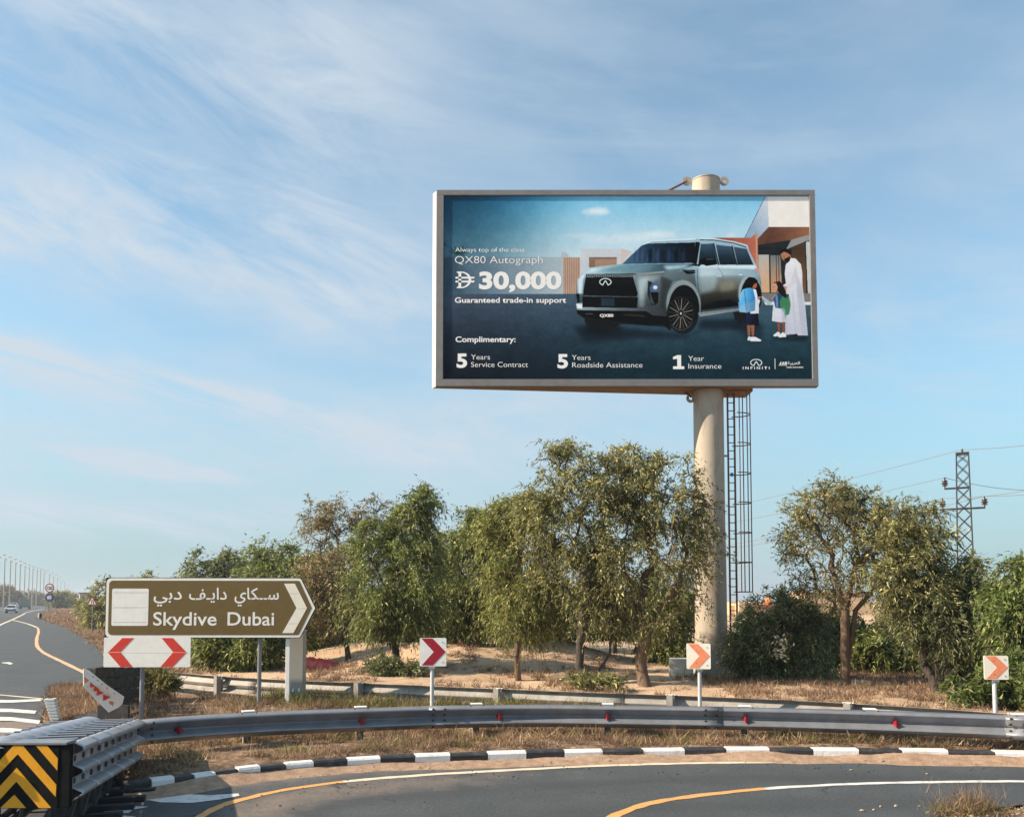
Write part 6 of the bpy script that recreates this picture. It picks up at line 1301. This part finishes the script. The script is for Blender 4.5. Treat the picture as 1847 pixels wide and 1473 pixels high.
MB().box((-.1, 0, .32), (.18, .3, .64)).build('white_face', M['white'], mk, bevel=.04); MB().box((.07, .02, .3), (.15, .3, .6)).build('dark_face', M['black'], mk, bevel=.04)

# ------------------------------------------------------------------ pylon and wires
D = 80; pb = Vector((at(1741, 1000, D).x, D, 0)); py_ = empty('pylon', pb, R(-28.6), 'dark steel lattice pylon rising behind the trees on the right', 'pylon')
zt = at(0, 818, D).z; w0, w1 = .76, .52
def leg(z): return w0+(w1-w0)*z/zt
zs = [0, 1.6, 3.2]; z = 3.2
while z < zt-1.3: z += 2.05*leg(z)*1.05; zs.append(min(z, zt))
if zs[-1] < zt: zs.append(zt)
for sx_ in (-1, 1):
    for sy_ in (-1, 1): MB().tube([(sx_*w0, sy_*w0, 0), (sx_*w1, sy_*w1, zt)], .07, 6).build('leg', M['pylon'], py_)
for a, b_ in zip(zs, zs[1:]):
    la, lb = leg(a), leg(b_)
    for q in range(4):
        f = [lambda l, s: (s*l, -l), lambda l, s: (l, s*l), lambda l, s: (s*l, l), lambda l, s: (-l, s*l)][q]
        mb = MB()
        for s_ in (-1, 1): x0, y0 = f(la, s_); x1, y1 = f(lb, -s_); mb.tube([(x0, y0, a), (x1, y1, b_)], .032, 4)
        mb.build('cross_brace', M['pylon'], py_)
MB().box((0, 0, zt), (2*w1+.12, 2*w1+.12, .14)).build('head_plate', M['pylon'], py_)
MB().tube([(0, 0, zt), (0, 0, zt+.45)], .1, 6).build('peak', M['pylon'], py_)
ins = MB().lathe([(.06, 0), (.06, .15), (.26, .2), (.26, .28), (.12, .32), (.30, .42), (.30, .5), (.13, .55), (.26, .66), (.24, .74), (.07, .8), (.07, 1.05)], n=12).mesh('insulator', M['insul'], SH)
at_w = {}
for key, y_, xa, xb in (('hi', 879.5, 1703, 1750), ('lo', 917, 1699, 1777)):
    za_ = at(0, y_, D).z; x0 = (at(xa, y_, D).x-pb.x)*.878; x1 = (at(xb, y_, D).x-pb.x)*.878
    MB().box(((x0+x1)/2, 0, za_), (x1-x0, .16, .18)).build('cross_arm', M['pylon'], py_)
    for nm, x_ in (('l', x0+.05), ('r', x1-.05)):
        if key == 'hi' and nm == 'r': continue
        inst(ins, 'insulator', py_, (x_, 0, za_+.08), label=None); at_w[key+nm] = Matrix.Rotation(R(-28.6), 4, 'Z') @ Vector((x_, 0, za_+1.1))+pb
def wire(a, b_, sag, label):
    pts = []
    for i in range(25): t = i/24; q = a.lerp(b_, t); q.z -= sag*4*t*(1-t); pts.append(q)
    o0 = Vector(a); MB().tube([q-o0 for q in pts], .028, 5).build('power_line', M['wire'], label=label, cat='wire', group='power lines at the pylon').location = o0
topp = pb+Vector((0, 0, zt+.4))
wire(topp, at(1000, 960, 190), 1.5, 'topmost wire running left from the pylon tip'); wire(topp, at(2000, 778, 60), .3, 'topmost wire running right from the pylon tip')
wire(at_w['hil'], at(900, 985, 190), 2, 'wire running left from the upper arm insulator'); wire(at_w['hil'], at(1990, 872, 90), 1.0, 'wire running right from the upper arm insulator')
wire(at_w['lol'], at(1000, 1010, 190), 2, 'wire running left from the left lower insulator'); wire(at_w['lol'], at(2000, 850, 62), .5, 'wire running right from the left lower insulator')
wire(at_w['lor'], at(1100, 1000, 190), 2, 'wire running left from the right lower insulator'); wire(at_w['lor'], at(2000, 868, 62), .3, 'wire running right from the right lower insulator')

# ------------------------------------------------------------------ air
hz_ = bpy.data.materials.new('air'); hz_.use_nodes = True; t = hz_.node_tree; t.nodes.clear()
oo = t.nodes.new('ShaderNodeOutputMaterial'); pv = t.nodes.new('ShaderNodeVolumePrincipled'); t.links.new(pv.outputs[0], oo.inputs['Volume'])
pv.inputs['Density'].default_value = .0005; pv.inputs['Color'].default_value = (.86, .92, 1, 1); pv.inputs['Anisotropy'].default_value = .3
MB().box((0, 2000, 9.5), (9000, 4400, 21.6)).build('haze', hz_, kind='stuff')
dg_ = bpy.context.evaluated_depsgraph_get()
